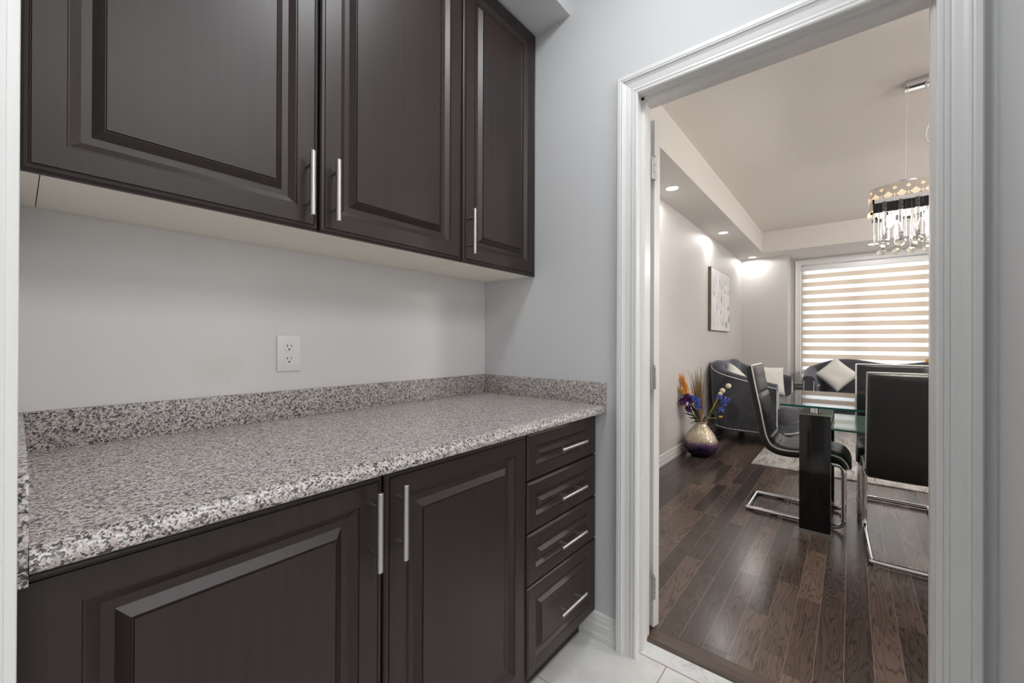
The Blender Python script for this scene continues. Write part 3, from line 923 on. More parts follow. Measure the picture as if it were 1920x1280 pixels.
def make_chair(label):
    root = thing('dining_chair', label, 'chair', (0, 0, 0), 0, 'cantilever dining chairs round the glass table')
    W = 0.40
    prof = catmull([(0, -0.222, 1.005), (0, -0.196, 0.86), (0, -0.168, 0.72), (0, -0.146, 0.60), (0, -0.130, 0.53), (0, -0.098, 0.478), (0, -0.030, 0.462), (0, 0.08, 0.470), (0, 0.19, 0.476), (0, 0.255, 0.462), (0, 0.290, 0.425), (0, 0.300, 0.390)], 9)
    n = len(prof)
    # arc length for the quilting seams
    s = [0.0]
    for i in range(1, n):
        s.append(s[-1] + (prof[i]-prof[i-1]).length)
    rings = []
    side = []
    tops = []
    TH = 0.052
    for i in range(n):
        t = (prof[min(i+1, n-1)]-prof[max(i-1, 0)]).normalized()
        nf = Vector((0, -t.z, t.y))
        if nf.y < 0 and i < n*0.4: nf = -nf      # front of the back faces +y
        if i >= n*0.4 and nf.z < 0 and i < n*0.8: nf = -nf
        if i >= n*0.8 and nf.y < 0: nf = -nf
        ph = (s[i] % 0.098)/0.098
        seam = 1-abs(2*ph-1)                      # 0 at a seam
        puff = 0.0110*min(1, seam*6)**0.5 if s[i] < 0.56 else 0.0075*min(1, abs(s[i]-0.80)/0.02)**0.6
        endt = min(1.0, min(s[i], s[-1]-s[i])/0.018)
        th = TH*(0.45+0.55*sqrt(max(0, 1-(1-endt)**2)))
        c = prof[i]
        hw = W/2
        ring = []
        back = c - nf*th
        for x in (-hw+0.012, -hw*0.5, 0, hw*0.5, hw-0.012):
            bulge = 0.006*(1-(x/hw)**2)
            ring.append(Vector((x, 0, 0)) + back - nf*bulge)
        ring.append(Vector((hw, 0, 0)) + c - nf*(th-0.012))
        ring.append(Vector((hw+0.001, 0, 0)) + c - nf*(0.014))
        ring.append(Vector((hw-0.004, 0, 0)) + c - nf*0.004)
        xs = [hw-0.016]
        for xc in (1/6, -1/6):
            xs += [W*xc+0.052, W*xc+0.008, W*xc, W*xc-0.008, W*xc-0.052] if s[i] > 0.55 else [W*xc+0.03, W*xc, W*xc-0.03]
        if s[i] <= 0.55: xs = [hw-0.016, hw-0.06, 0.09, 0.06, 0.03, 0.0, -0.03, -0.06, -0.09, -hw+0.06, -0.15]
        xs.append(-hw+0.016)
        xs = sorted(xs, reverse=True)
        for x in xs[:12]:
            e = min(1, (hw-abs(x))/0.03)
            vs = 0.7 + 0.3*min(1, min(abs(x-W/6), abs(x+W/6))/0.03)**0.6 if s[i] > 0.55 else 1.0
            ring.append(Vector((x, 0, 0)) + c + nf*(puff*vs*e))
        ring.append(Vector((-hw+0.004, 0, 0)) + c - nf*0.004)
        ring.append(Vector((-hw-0.001, 0, 0)) + c - nf*(0.014))
        ring.append(Vector((-hw, 0, 0)) + c - nf*(th-0.012))
        rings.append([p[:] for p in ring])
        side.append(c - nf*0.009)
    m = min(len(r) for r in rings)
    assert all(len(r) == len(rings[0]) for r in rings), [len(r) for r in rings]
    k = next(i for i in range(n) if s[i] > 0.565)
    MB().rings(rings[:k+1], True, True, True).build('backrest', M['leather'], root, True, sharp=60)
    MB().rings(rings[k:], True, True, True).build('seat', M['leather'], root, True, sharp=60)
    pp = [Vector((-W/2-0.002, p.y, p.z)) for p in side[::-1]]
    top = [Vector((x, side[0].y, side[0].z+0.003)) for x in (-W/2-0.002, W/2+0.002)]
    path = pp[:-1] + fillet([pp[-1], top[0], top[1], Vector((W/2+0.002, side[0].y, side[0].z))], 0.001, 2)[1:-1] + [Vector((W/2+0.002, p.y, p.z)) for p in side[1:]]
    MB().tube(path, 0.0050, 6).build('piping', M['piping'], root, True)['label'] = 'white piping along the edges'
    x = 0.186; r = 0.0135
    P = [(-x, 0.06, 0.405), (-x, 0.268, 0.405), (-x, 0.268, r+0.004), (-x, -0.258, r+0.004), (x, -0.258, r+0.004), (x, 0.268, r+0.004), (x, 0.268, 0.405), (x, 0.06, 0.405)]
    fr = MB().tube(fillet(P, [0, 0.045, 0.06, 0.012, 0.012, 0.06, 0.045, 0], 7), r, 12)
    fr.tube([(-x, 0.10, 0.405), (x, 0.10, 0.405)], 0.010, 8)
    fr.build('cantilever_frame', M['chrome'], root, True)['label'] = 'chrome tube cantilever frame'
    for xx in (-x, x):
        for yy in (-0.235, -0.10, 0.15):
            MB().box(xx-0.008, xx+0.008, yy-0.02, yy+0.02, 0.0, 0.006).build('floor_glide', M['feet'], root, True)
    return root

chair = make_chair('black dining chair seen side-on at the left end of the glass table')
chair.location = (3.445, 0.300, 0); chair.rotation_euler = (0, 0, pi)
c2 = copy_tree(chair)
c2.location = (3.80, -0.232, 0); c2.rotation_euler = (0, 0, pi/2)
c2['label'] = 'black dining chair facing the doorway from the far side of the glass table'
c3 = copy_tree(chair)
c3.location = (3.130, -0.262, 0); c3.rotation_euler = (0, 0, -pi/2+radians(2.0))
c3['label'] = 'black dining chair with its plain back to the doorway, before the table'

# ------------------------------------------------------------------ dining table
tb = thing('dining_table', 'glass topped dining table on black lacquer legs with chrome caps', 'table', (3.465, -0.33, 0))
TX0, TX1, TY0, TY1 = 2.985, 3.945, -0.995, 0.337
gt = MB().box(TX0, TX1, TY0, TY1, 0.780, 0.792)
gt.mi = [0, 0, 1, 1, 1, 1]
gt.build('tabletop', [M['glass_top'], M['glass_edge']], tb)
for y0, y1 in ((0.092, 0.247), (-0.907, -0.752)):
    for x0, x1 in ((3.100, 3.160), (3.770, 3.830)):
        lg = MB().box(x0, x1, y0, y1, 0.017, 0.7215, r=0.0015).build('leg', M['black_gloss'], tb)
        MB().box(x0-0.001, x1+0.001, y0-0.001, y1+0.001, 0.0, 0.017).build('foot_plate', M['nickel'], lg)
    MB().box(3.1605, 3.7695, y0+0.002, y1-0.002, 0.660, 0.7215, r=0.0015).build('rail', M['nickel'], tb)
    MB().box(3.0995, 3.8305, y0-0.001, y1+0.001, 0.7215, 0.7255, r=0.0008).build('rail_cap', M['nickel'], tb)
    for x in (3.165, 3.765):
        MB().lathe([(0.036, 0.0), (0.036, 0.004), (0.031, 0.006), (0.031, 0.050), (0.036, 0.052), (0.036, 0.0545)], x, (y0+y1)/2, 24, z0=0.7255).build('standoff', M['chrome'], tb)
sh = MB().box(3.115, 3.815, -0.752, 0.092, 0.640, 0.650)
sh.mi = [0, 0, 1, 1, 1, 1]
sh.build('lower_shelf', [M['frost'], M['glass_edge']], tb)

# ------------------------------------------------------------------ loveseat and sofa
def make_sofa(name, label, W, D, loc, rz):
    root = thing(name, label, 'sofa', loc, rz, 'matching charcoal velvet sofas')
    TH = 0.145; R = 0.36
    # plan path from left arm front, round the back, to the right arm front
    path = []
    for k in range(9):
        path.append((-W/2, (D-R)*k/9))
    for k in range(13):
        a = pi - (pi/2)*k/12
        path.append((-W/2+R + R*cos(a), D-R + R*sin(a)))
    nb = 20
    for k in range(1, nb):
        path.append((-W/2+R + (W-2*R)*k/nb, D))
    for k in range(13):
        a = pi/2 - (pi/2)*k/12
        path.append((W/2-R + R*cos(a), D-R + R*sin(a)))
    for k in range(1, 10):
        path.append((W/2, (D-R)*(1-k/9)))
    n = len(path)
    def H(x, y):
        t = min(1, max(0, y/D))
        u = x/(W/2)
        base = 0.70 + 0.175*t**1.05
        w = max(0, (y-(D-R))/R)
        return base + w*(0.030*(1-cos(2*pi*max(-1, min(1, u))))/1.0)
    rings = []; topline = []; frontl = []
    dist = 0
    for i, (x, y) in enumerate(path):
        x0, y0 = path[max(i-1, 0)]; x1, y1 = path[min(i+1, n-1)]
        t = Vector((x1-x0, y1-y0)).normalized()
        inn = Vector((t.y, -t.x))
        if i: dist += (Vector(path[i])-Vector(path[i-1])).length
        h = H(x, y)
        ring = []
        def P(o, z):
            return (x+inn.x*o, y+inn.y*o, z)
        ring.append(P(0.055, 0.135)); ring.append(P(0.030, 0.30)); ring.append(P(0.008, 0.50)); ring.append(P(0.0, h-0.07))
        for k in range(1, 8):
            a = pi*k/8
            ring.append(P(TH/2 - TH/2*cos(a), h-0.055 + 0.055*sin(a)**0.8))
        chan = abs(sin(pi*dist/0.155))**0.5
        back = min(1, max(0, y-0.12)/0.2)
        for k in range(9):
            z = (h-0.06)*(1-k/8) + 0.36*k/8
            zz = k/8
            tuft = 0.022*chan*back*sin(pi*min(1, zz*1.15+0.12))
            ring.append(P(TH+0.035*zz + tuft, z))
        ring.append(P(TH+0.02, 0.135))
        rings.append(ring)
        topline.append(P(0.004, h-0.045))
    MB().rings(rings, True, True, True).build('back_and_arms', M['velvet'], root, True, sharp=50)
    # seat, with the crescent front
    hw = W/2-TH-0.01
    out = []
    for k in range(25):
        a = pi*k/24
        cx = -cos(a)
        out.append((cx*(hw+0.06), 0.03 - 0.27*max(0, sin(a))**0.75))
    nbk = 16
    for k in range(nbk+1):
        u = 1-2*k/nbk
        xx = u*hw
        out.append((xx, D-TH-0.03 - 0.10*abs(u)**4))
    def ringz(z, s, extra=None):
        r = []
        for x, y in out:
            yy = 0.28 + (y-0.28)*s
            xx = x*s
            zz = z + (extra(xx, yy) if extra else 0)
            r.append((xx, yy, zz))
        return r
    def fold(x, y):
        a = atan2(y-0.42, x)
        return -0.013*abs(sin(a*9))*min(1, (x*x+(y-0.3)**2)*14)
    rs = [ringz(0.255, 0.96), ringz(0.262, 0.985), ringz(0.30, 1.0), ringz(0.36, 1.005), ringz(0.405, 0.99), ringz(0.428, 0.955, fold), ringz(0.440, 0.88, fold), ringz(0.446, 0.74, fold), ringz(0.449, 0.56, fold), ringz(0.451, 0.36, fold), ringz(0.451, 0.16), ringz(0.448, 0.02)]
    MB().rings(rs, True, True, True).build('seat_cushion', M['velvet'], root, True, sharp=60)
    rs = [ringz(0.13, 0.955), ringz(0.135, 0.97), ringz(0.25, 0.975), ringz(0.256, 0.95)]
    MB().rings(rs, True, True, True).build('seat_base', M['velvet'], root, True, sharp=50)
    # piping on the outer top edge
    MB().tube(topline, 0.005, 6).build('piping', M['stud'], root, True)
    # nailheads: two rows down each arm front, one row round the bottom edge
    st = MB()
    def stud(p, r=0.0055):
        st.ball(p, r*1.35, sub=1)
    for s in (-1, 1):
        for off in (0.016, TH-0.012):
            h = H(s*W/2, 0)
            for k in range(34):
                z = 0.15 + (h-0.075-0.15)*k/33
                stud((s*(W/2-off-0.010*(1 if z < 0.4 else 0)), -0.002, z), 0.0055)
    acc = 0
    for i in range(1, n):
        a = Vector(path[i-1]); b = Vector(path[i])
        L = (b-a).length
        t = (b-a).normalized(); inn = Vector((t.y, -t.x))
        q = 0.012 - acc
        while q < L:
            if abs(a.x) > W/2-R*0.6:
                p = a + t*q + inn*0.052
                stud((p.x, p.y, 0.150))
            q += 0.021
        acc = (L - (q-0.021)) - 0.0 if q > 0 else 0
        acc = 0
    for k in range(3, 24):
        for f in (0, 0.33, 0.66):
            (x0, y0), (x1, y1) = out[k-1], out[k]
            xx = (x0+(x1-x0)*f)*0.972; yy = 0.28+((y0+(y1-y0)*f)-0.28)*0.972
            stud((xx, yy-0.003, 0.152))
    st.build('nailhead_trim', M['stud'], root, True)['kind'] = 'stuff'
    for s in (-1, 1):
        for yy in (0.12, 0.34):
            MB().ball((s*(W/2-TH-0.034), yy, 0.56), 0.011, sub=2).build('tuft_button', M['stud'], root, True)
    fp = [(0.0, 0.0), (0.020, 0.0), (0.026, 0.012), (0.024, 0.03), (0.018, 0.037), (0.029, 0.046), (0.041, 0.068), (0.041, 0.085), (0.028, 0.098), (0.040, 0.108), (0.045, 0.136), (0.0, 0.136)]
    for s in (-1, 1):
        for yy in (0.10, D-0.13):
            MB().lathe(fp, s*(W/2-0.13), yy, 20, z0=0.0).build('foot', M['feet'], root, True)
    return root
ls = make_sofa('loveseat', 'charcoal velvet loveseat with curved tufted back along the left wall', 1.60, 0.735, (6.055, 0.622, 0.011), 0)
s2 = make_sofa('sofa', 'charcoal velvet sofa with humped back standing under the window', 1.98, 0.76, (7.17, -0.455, 0.0), -pi/2)
s2.location.z = 0.0

# ------------------------------------------------------------------ throw cushions
def cushion(label, c, size, az, tilt, spin, motif=False):
    """az: heading of the face normal, tilt: lean back, spin: turn in its own plane"""
    root = thing('throw_cushion', label, 'cushion', c, 0, 'off-white throw cushions')
    N = 18
    mb = MB()
    front = []; backs = []
    nrm = Vector((cos(az)*cos(tilt), sin(az)*cos(tilt), sin(tilt)))
    rgt = Vector((-sin(az), cos(az), 0))
    upv = nrm.cross(rgt)
    if upv.z < 0: upv = -upv
    for sgn in (1, -1):
        rows = []
        for i in range(N+1):
            row = []
            for j in range(N+1):
                u = -1+2*i/N; v = -1+2*j/N
                pinch = 1-0.07*(1-v*v)*abs(u)**3 ; pv = 1-0.07*(1-u*u)*abs(v)**3
                a = u*size/2*pinch; b = v*size/2*pv
                t = 0.075*((1-u**4)*(1-v**4))**0.55 + 0.004*sin(7*u+3*v)*(1-u*u)*(1-v*v)
                aa = a*cos(spin)-b*sin(spin); bb = a*sin(spin)+b*cos(spin)
                p = rgt*aa + upv*bb + nrm*(t*sgn)
                row.append(p[:])
            rows.append(row)
        mb.rings(rows, False, False, False)
    o = mb.build('cover', M['linen'], root, True, sharp=80)
    bm = bmesh.new(); bm.from_mesh(o.data); bmesh.ops.remove_doubles(bm, verts=bm.verts[:], dist=0.0004); bmesh.ops.recalc_face_normals(bm, faces=bm.faces[:]); bm.to_mesh(o.data); bm.free()
    return root
cushion('off-white cushion standing on one corner on the sofa under the window', (7.475, 0.160, 0.715), 0.375, pi, radians(20), radians(47))
cushion('off-white cushion half hidden by the door casing on the sofa under the window', (7.475, -0.93, 0.715), 0.375, pi, radians(20), radians(44))
cushion('off-white cushion on one corner against the tufted back of the loveseat', (5.66, 1.085, 0.680), 0.36, radians(250), radians(20), radians(50))
cushion('off-white square cushion leaning on the loveseat arm nearest the window', (6.48, 0.86, 0.655), 0.40, radians(212), radians(17), radians(-4))

# ------------------------------------------------------------------ side table with yellow flowers, mostly behind the dining chairs
sd = thing('side_table', 'small round black side table behind the dining chairs', 'table', (6.35, -0.70, 0.011))
MB().lathe([(0.0, 0.0), (0.17, 0.0), (0.17, 0.012), (0.03, 0.02), (0.018, 0.05), (0.018, 0.45), (0.04, 0.47), (0.0, 0.47)], 6.35, -0.70, 24, z0=0.011).build('pedestal', M['black_gloss'], sd)
MB().lathe([(0.0, 0.47), (0.22, 0.47), (0.225, 0.478), (0.22, 0.486), (0.0, 0.486)], 6.35, -0.70, 32, z0=0.011).build('tabletop', M['black_gloss'], sd)
vs = MB().lathe([(0.0, 0.0), (0.035, 0.0), (0.05, 0.06), (0.045, 0.13), (0.024, 0.18), (0.028, 0.2), (0.022, 0.2), (0.018, 0.17)], 6.35, -0.70, 20, z0=0.4975, cap=False)
tag(vs.build('bud_vase', M['plastic']), 'small white bud vase holding yellow flowers on the side table', 'vase')
# ------------------------------------------------------------------ flowers
def bloom(mb, c, r, rnd, mi, n=46, up_=Vector((0, 0, 1))):
    """ruffled head of small petals"""
    c = Vector(c)
    mb.ball(c, r*0.5, mi, 1)
    for k in range(n):
        d = Vector((rnd.gauss(0, 1), rnd.gauss(0, 1), rnd.gauss(0, 1)+0.35)).normalized()
        t = d.cross(Vector((rnd.gauss(0, 1), rnd.gauss(0, 1), rnd.gauss(0, 1)))).normalized()
        b = d.cross(t)
        L = r*rnd.uniform(0.85, 1.15); w = r*rnd.uniform(0.22, 0.34)
        p0 = c + d*(r*0.25)
        tip = c + d*L + b*(w*0.3)
        e1 = c + d*(L*0.8) + t*w; e2 = c + d*(L*0.8) - t*w
        mb.add([p0[:], e1[:], tip[:], e2[:]], [(0, 1, 2, 3)], True, mi)


def leaf(mb, p0, p1, w, mi, sag=0.0):
    p0, p1 = Vector(p0), Vector(p1)
    d = (p1-p0); t = d.normalized()
    s = t.cross(Vector((0, 0, 1)))
    if s.length < 0.1: s = t.cross(Vector((1, 0, 0)))
    s.normalize()
    s = (s*0.7 + t.cross(s)*0.7)
    rows = []
    for k in range(7):
        u = k/6
        c = p0 + d*u - Vector((0, 0, sag*u*u))
        ww = w*sin(pi*min(0.98, u*0.93+0.05))
        rows.append([(c-s*ww)[:], (c+t.cross(s)*0.15*ww)[:], (c+s*ww)[:]])
    mb.rings(rows, False, False, False, True, mi)


VX, VY = 4.515, 1.195
def vp(a, b, c=0.0):
    """beside the floor vase: a along the room's diagonal, b height, c deeper into the room"""
    return Vector((VX + 0.637*a + 0.7705*c, VY - 0.7705*a + 0.637*c, b))

vz = MB().lathe([(0.0, 0.0), (0.072, 0.0), (0.10, 0.010), (0.135, 0.040), (0.157, 0.080), (0.165, 0.120), (0.160, 0.155), (0.143, 0.200), (0.115, 0.245), (0.084, 0.285), (0.060, 0.312), (0.050, 0.328), (0.050, 0.338), (0.060, 0.352), (0.057, 0.354), (0.045, 0.336), (0.045, 0.32), (0.0, 0.30)], VX, VY, 40, cap=False)
tag(vz.build('floor_vase', M['vase'], sharp=60), 'round gold floor vase shading to purple and dark blue at the base', 'vase')

FG = 'artificial stems in the floor vase'
def neck(k, r=0.026):
    return vp(r*cos(k), 0.312, r*sin(k))

def spray(name, label, k, stems, leaves, mat, rr):
    rnd = random.Random(hash(name) % 1000 if False else int(k*97))
    mb = MB()
    root = neck(k)
    for (a, b, c) in stems:
        e = vp(a, b, c)
        mid = (root + e)/2 + Vector((0, 0, 0.05))
        mb.tube(bez(root, mid, e, 8), 0.0028, 5, mi=1)
    for (a, b, c, a2, b2, c2, w) in leaves:
        leaf(mb, vp(a, b, c), vp(a2, b2, c2), w, 2, 0.01)
    o = mb.build(name, [mat, M['stem'], M['leafg']], None)
    tag(o, label, 'flower', FG)
    for (a, b, c) in stems:
        h = MB()
        bloom(h, vp(a, b, c), rr, rnd, 0)
        p = h.build('flower_head', mat, o)
        p['label'] = label.split(' flower')[0] + ' bloom'
    return o
spray('flower_spray', 'purple flower spray leaning left out of the gold vase', 2.8,
      [(-0.155, 0.605, -0.03), (-0.196, 0.555, -0.02), (-0.135, 0.560, -0.05), (-0.140, 0.485, -0.04)],
      [(-0.06, 0.40, -0.02, -0.19, 0.455, -0.03, 0.012), (-0.04, 0.38, -0.02, -0.15, 0.41, -0.06, 0.013), (-0.03, 0.365, -0.02, -0.135, 0.345, -0.05, 0.014), (-0.08, 0.43, 0, -0.12, 0.50, 0.02, 0.011)], M['purple'], 0.040)
spray('flower_spray', 'blue flower spray in the middle of the gold vase', 2.0,
      [(-0.108, 0.590, -0.05), (-0.066, 0.575, -0.07), (-0.072, 0.520, -0.09)],
      [(-0.04, 0.40, -0.03, -0.085, 0.49, -0.06, 0.013), (-0.03, 0.37, -0.03, -0.05, 0.46, -0.05, 0.012), (-0.02, 0.35, -0.03, -0.11, 0.38, -0.08, 0.014), (0.0, 0.36, -0.04, 0.02, 0.43, -0.06, 0.012), (-0.05, 0.42, -0.03, -0.11, 0.53, -0.04, 0.010)], M['blue'], 0.037)
spray('flower_spray', 'blue flower spray leaning right out of the gold vase', 0.3,
      [(0.170, 0.605, -0.04), (0.255, 0.580, -0.04), (0.205, 0.550, -0.06), (0.185, 0.480, -0.05)],
      [(0.07, 0.41, -0.03, 0.13, 0.53, -0.04, 0.011), (0.08, 0.43, -0.03, 0.19, 0.47, -0.05, 0.010), (0.10, 0.47, -0.03, 0.20, 0.53, -0.05, 0.010), (0.05, 0.38, -0.03, 0.12, 0.41, -0.05, 0.011)], M['blue'], 0.034)


def plume(name, label, k, base, tip, wid, n, mats, cat='plume', rw=0.0016):
    rnd = random.Random(int(k*131)+n)
    mb = MB()
    b0 = neck(k); pb = vp(*base); pt = vp(*tip)
    mb.tube(bez(b0, (b0+pb)/2+Vector((0, 0, 0.02)), pb, 6), 0.003, 5, mi=0)
    ax = pt-pb
    for q in range(n):
        u = rnd.uniform(0, 0.55)
        s = pb + ax*u
        e = pb + ax*min(1.08, u+rnd.uniform(0.3, 0.5)) + Vector((rnd.gauss(0, 1), rnd.gauss(0, 1), rnd.gauss(0, 0.5)))*wid*(1-u*0.7)
        m = (s+e)/2 + Vector((rnd.gauss(0, 1), rnd.gauss(0, 1), 0))*wid*0.5
        mb.tube(bez(s, m, e, 3), [rw*1.6, rw*1.6, rw, rw*0.3], 4, mi=0)
    return tag(mb.build(name, mats), label, cat, FG)
plume('feather_plume', 'bright orange feathery plume standing left in the gold vase', 3.4, (-0.115, 0.56, 0.02), (-0.195, 0.86, 0.04), 0.024, 150, M['orange'])
plume('feather_plume', 'mustard yellow feathery plume lowest on the left of the gold vase', 3.9, (-0.135, 0.56, 0.0), (-0.235, 0.72, 0.0), 0.018, 90, M['mustard'])

# dried grass bundle
mb = MB(); rnd = random.Random(21)
for q in range(115):
    b0 = neck(rnd.uniform(0, 6.28), rnd.uniform(0, 0.022))
    a = rnd.gauss(-0.035, 0.035); h = rnd.uniform(0.62, 0.93)
    e = vp(a, h, rnd.gauss(0.03, 0.03))
    if e.y > 1.34: e.y = 1.34
    m = vp(a*0.6, h*0.62, 0.01)
    mb.tube(bez(b0, m, e, 5), [0.0024, 0.0028, 0.0027, 0.0022, 0.0016, 0.0006], 4)
tag(mb.build('dried_grass', M['straw']), 'bundle of brown dried grass upright in the gold vase', 'dried grass', FG)
# long curling wisps
mb = MB()
for (a1, b1, a2, b2, c2) in ((-0.12, 0.68, -0.285, 0.82, 0.0), (0.05, 0.62, 0.05, 0.66, -0.08), (0.14, 0.57, 0.37, 0.645, -0.06), (0.10, 0.60, 0.245, 0.70, -0.05), (-0.05, 0.70, -0.13, 0.88, 0.02), (0.0, 0.8, 0.07, 0.72, 0.0), (-0.2, 0.55, -0.24, 0.70, -0.02)):
    mb.tube(bez(neck(1.0), vp(a1, b1, 0), vp(a2, b2, c2), 10), 0.0011, 4)
tag(mb.build('dried_wisps', M['straw']), 'thin dried wisps curling out of the gold vase', 'dried grass', FG)
# sprig of cream balls
mb = MB()
for (a, b) in ((0.268, 0.722), (0.207, 0.673), (0.185, 0.640)):
    mb.tube(bez(neck(0.1), vp(a*0.55, b*0.72, -0.02), vp(a, b, -0.03), 8), 0.0022, 5, mi=0)
o = tag(mb.build('ball_sprig', M['stem']), 'sprig with three cream pompom balls leaning right in the gold vase', 'flower', FG)
for (a, b, r) in ((0.268, 0.722, 0.026), (0.207, 0.673, 0.026), (0.185, 0.640, 0.021)):
    MB().ball(vp(a, b, -0.03), r, sub=3).build('pompom', M['cream'], o)
# yellow stick with small mustard buds
mb = MB()
mb.tube(bez(neck(0.2, 0.03), vp(0.09, 0.46, -0.04), vp(0.155, 0.60, -0.04), 6), 0.0052, 6, mi=0)
mb.tube(bez(vp(0.07, 0.385, -0.04), vp(0.12, 0.39, -0.05), vp(0.15, 0.40, -0.05), 4), 0.0025, 5, mi=0)
mb.ball(vp(0.178, 0.408, -0.05), 0.012, 1, 2, sc=(1.7, 1.7, 0.8))
mb.ball(vp(-0.19, 0.515, -0.03), 0.012, 1, 2, sc=(1.4, 1.4, 1.0))
mb.tube(bez(neck(2.9), vp(-0.09, 0.42, -0.02), vp(-0.185, 0.512, -0.03), 6), 0.002, 5, mi=0)
tag(mb.build('bud_sprig', [M['stem_y'], M['mustard']]), 'thick yellow stem with mustard buds leaning right in the gold vase', 'flower', FG)

# yellow flowers in the bud vase
mb = MB(); rnd = random.Random(5)
for dx, dy, z in ((0.0, 0.045, 0.975), (0.03, -0.03, 0.985), (-0.03, 0.0, 0.95)):
    mb.tube([(6.35, -0.70, 0.56), (6.35+dx*0.5, -0.70+dy*0.5, 0.78), (6.35+dx, -0.70+dy, z)], 0.003, 5, mi=1)
    bloom(mb, (6.35+dx, -0.70+dy, z), 0.035, rnd, 0, 40)
tag(mb.build('yellow_flowers', [M['yellow'], M['stem']]), 'yellow flowers rising beside the door casing before the far sofa', 'flower')

# ------------------------------------------------------------------ chandelier
CX, CY = 3.60, -0.365
ch = thing('chandelier', 'crystal chandelier with pierced oval shade and hanging glass rods', 'chandelier', (CX, CY, ZC))
MB().box(CX-0.045, CX+0.045, CY-0.105, CY+0.102, ZC-0.034, ZC-0.0005, r=0.004).build('ceiling_mount', M['chrome'], ch)
for y in (CY+0.092, CY-0.092):
    MB().tube([(CX, y, ZC-0.034), (CX, y+0.01, 2.20)], 0.0021, 6).build('suspension_wire', M['stud'], ch)
pts = catmull([(CX, CY+0.012, ZC-0.03), (CX, CY-0.012, 2.70), (CX, CY-0.020, 2.58), (CX, CY+0.010, 2.46), (CX, CY-0.02, 2.36), (CX, CY-0.035, 2.21)], 6)
MB().tube(pts, 0.0045, 8).build('power_cord', M['piping'], ch)
HL, HW = 0.275, 0.120
def oval(k, n, off=0.0):
    a = 2*pi*k/n
    e = 0.62
    cx_ = abs(cos(a))**e*(1 if cos(a) >= 0 else -1); sy_ = abs(sin(a))**e*(1 if sin(a) >= 0 else -1)
    return Vector((CX + (HW+off)*cx_, CY + (HL+off)*sy_, 0))
n = 96
sd_ = []
for z, off in ((2.020, 0.006), (2.03, 0.004), (2.05, 0.002), (2.145, 0.0), (2.158, -0.003), (2.166, -0.012)):
    sd_.append([(oval(k, n, off).x, oval(k, n, off).y, z) for k in range(n)])
inner = [[(oval(k, n, -0.004).x, oval(k, n, -0.004).y, z) for k in range(n)] for z in (2.150, 2.020)]
MB().rings(sd_+[[(oval(k, n, -0.016).x, oval(k, n, -0.016).y, 2.163) for k in range(n)]]+inner, True, False, False, True, loop=False).build('shade', M['shade'], ch, sharp=60)
tp = [[(CX+(oval(k, n).x-CX)*s, CY+(oval(k, n).y-CY)*s, 2.160) for k in range(n)] for s in (0.92, 0.5, 0.05)]
MB().rings(tp, True, False, True).build('shade_top', M['shade'], ch)
MB().lathe([(0.0, 0.0), (0.07, 0.0), (0.07, 0.02), (0.06, 0.026), (0.0, 0.026)], CX, CY+0.10, 28, z0=2.166).lathe([(0.0, 0.0), (0.07, 0.0), (0.07, 0.02), (0.06, 0.026), (0.0, 0.026)], CX, CY-0.10, 28, z0=2.166).build('top_plate', M['chrome'], ch)
# glowing perforations in diamond clusters round the shade
peri = [oval(k, 720, 0.0) for k in range(720)]
cum = [0.0]
for k in range(1, 721):
    cum.append(cum[-1] + (peri[k % 720]-peri[k-1]).length)
Ltot = cum[-1]
def at_s(s):
    s %= Ltot
    lo = 0
    import bisect
    i = min(719, max(1, bisect.bisect_left(cum, s)))
    f = (s-cum[i-1])/max(1e-9, cum[i]-cum[i-1])
    p = peri[i-1].lerp(peri[i % 720], f)
    t = (peri[i % 720]-peri[i-1]).normalized()
    return p, t, Vector((t.y, -t.x, 0))
gm = MB()
def hole(s, z, r):
    p, t, nn = at_s(s)
    if (p-Vector((CX, CY, 0))).dot(nn) < 0: nn = -nn
    c = p + nn*0.0022
    off = Vector((0, 0, 1))
    vs_ = [c + t*r + off*z, c + off*(z+r), c - t*r + off*z, c + off*(z-r)]
    gm.add([v[:] for v in vs_], [(0, 1, 2, 3)])
NC = 22
P_ = Ltot/NC
for k in range(NC):
    s0 = k*P_
    for i in range(4):
        for j in range(4):
            u = (i-1.5)*0.0062; v = (j-1.5)*0.0062
            hole(s0 + u - v, 2.094 + (u + v), 0.0036)
    for (du, dz) in ((0, 0.0075), (0.0075, 0), (0, -0.0075), (-0.0075, 0)):
        hole(s0 + P_/2 + du*0.9, 2.134 + dz*0.8, 0.0034)
    for dz in (-0.006, 0.004):
        hole(s0 + P_/2, 2.092+dz, 0.0032)
pf_ = gm.build('perforation', M['glow'], ch)
pf_['label'] = 'warm glowing perforations'
pf_['kind'] = 'stuff'
sc_ = MB()
n2 = 300
r0 = [oval(k, n2, 0.002 + 0.006*abs(sin(pi*k/n2*NC))) for k in range(n2)]
r1 = [oval(k, n2, -0.006) for k in range(n2)]
sc_.rings([[(p.x, p.y, 2.022) for p in r1], [(p.x, p.y, 2.020 - 0.018*abs(sin(pi*k/n2*NC))) for k, p in enumerate(r0)]], True, False, False, True)
sc_.build('scalloped_rim', M['glow'], ch)
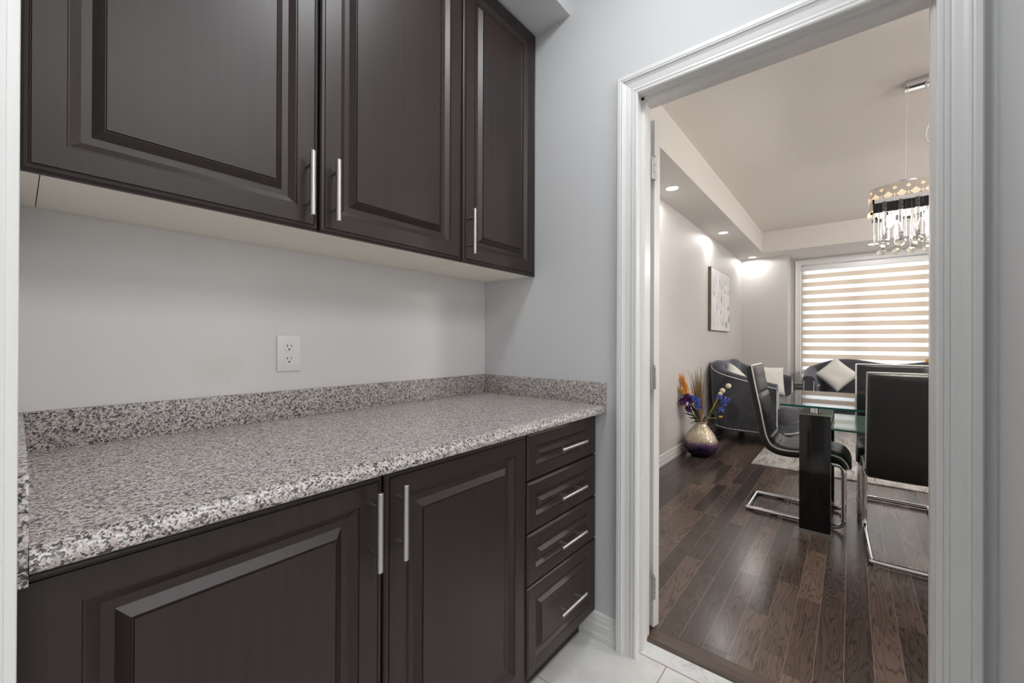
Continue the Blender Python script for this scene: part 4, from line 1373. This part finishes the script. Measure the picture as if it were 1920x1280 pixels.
# rectangular chrome frame that carries the rods
fx0, fx1, fy0, fy1 = CX-0.140, CX+0.140, CY-0.275, CY+0.258
fm = MB()
for x0, x1, y0, y1 in ((fx0, fx0+0.004, fy0, fy1), (fx1-0.004, fx1, fy0, fy1), (fx0, fx1, fy0, fy0+0.004), (fx0, fx1, fy1-0.004, fy1)):
    fm.box(x0, x1, y0, y1, 1.985, 2.052)
fm.build('rod_frame', M['black_gloss'], ch)
fb = MB()
for x0, x1, y0, y1 in ((fx0-0.003, fx0+0.006, fy0-0.003, fy1+0.003), (fx1-0.006, fx1+0.003, fy0-0.003, fy1+0.003), (fx0-0.003, fx1+0.003, fy0-0.003, fy0+0.006), (fx0-0.003, fx1+0.003, fy1-0.006, fy1+0.003)):
    fb.box(x0, x1, y0, y1, 2.046, 2.072)
fb.build('frame_band', M['trim'], ch)
# glass rods and balls
thin = None; thick = None; ballo = None
def rod(x, y, z0, z1, r, proto):
    if proto is None:
        mb_ = MB().lathe([(0.0, -0.5), (r*0.7, -0.5), (r, -0.49), (r, 0.49), (r*0.7, 0.5), (0.0, 0.5)], 0, 0, 10)
        o_ = mb_.build('crystal_rod', M['seeded'] if r > 0.006 else M['crystal'], ch, True)
    else:
        o_ = proto.copy(); COL.objects.link(o_)
    o_.location = (x-CX, y-CY, (z0+z1)/2-ZC)
    o_.scale = (1, 1, z1-z0)
    return o_
rnd = random.Random(9)
for xs_, rowset in ((fx0-0.006, 0), (fx1+0.006, 1)):
    for k in range(7):
        y = CY + 0.205 - k*0.074
        o_ = rod(xs_, y, 1.812, 2.048, 0.0112, thick); thick = thick or o_
        if ballo is None:
            bm_ = MB(); bm_.ball((0, 0, 0), 0.0265, sub=2, smooth=False)
            ballo = bm_.build('crystal_ball', M['cryball'], ch, True); b_ = ballo
        else:
            b_ = ballo.copy(); COL.objects.link(b_)
        b_.location = (xs_-CX, y-CY, 1.785-ZC)
        b_.rotation_euler = (rnd.random()*3, rnd.random()*3, rnd.random()*3)
        for dy, z0 in ((0.026, 1.80), (-0.022, 1.815)):
            if rowset and dy > 0: continue
            o_ = rod(xs_+0.004, y+dy, z0 + rnd.uniform(-0.01, 0.01), 2.045, 0.0044, thin); thin = thin or o_
    if not rowset:
        rod(xs_+0.004, CY+0.252, 1.775, 2.045, 0.0048, thin)
for k in range(4):
    y = CY + 0.18 - k*0.12
    rod(CX+0.03, y, 1.83, 2.04, 0.0044, thin); rod(CX-0.06, y-0.05, 1.83, 2.04, 0.0044, thin)
for y in (CY+0.175, CY+0.0, CY-0.175):
    bb = MB().lathe([(0.0, 0.0), (0.012, -0.004), (0.021, -0.03), (0.019, -0.055), (0.010, -0.075), (0.0, -0.079)], CX-0.03, y, 16, z0=1.985).build('bulb', M['bulb'], ch)
    MB().lathe([(0.0, 0.0), (0.014, 0.0), (0.014, 0.045), (0.0, 0.045)], CX-0.03, y, 14, z0=1.984).build('lamp_holder', M['chrome'], bb)
    light('chandelier_bulb_light', 'POINT', (CX-0.03, y, 1.86), 8.0, (1.0, 0.96, 0.90), 0.03)
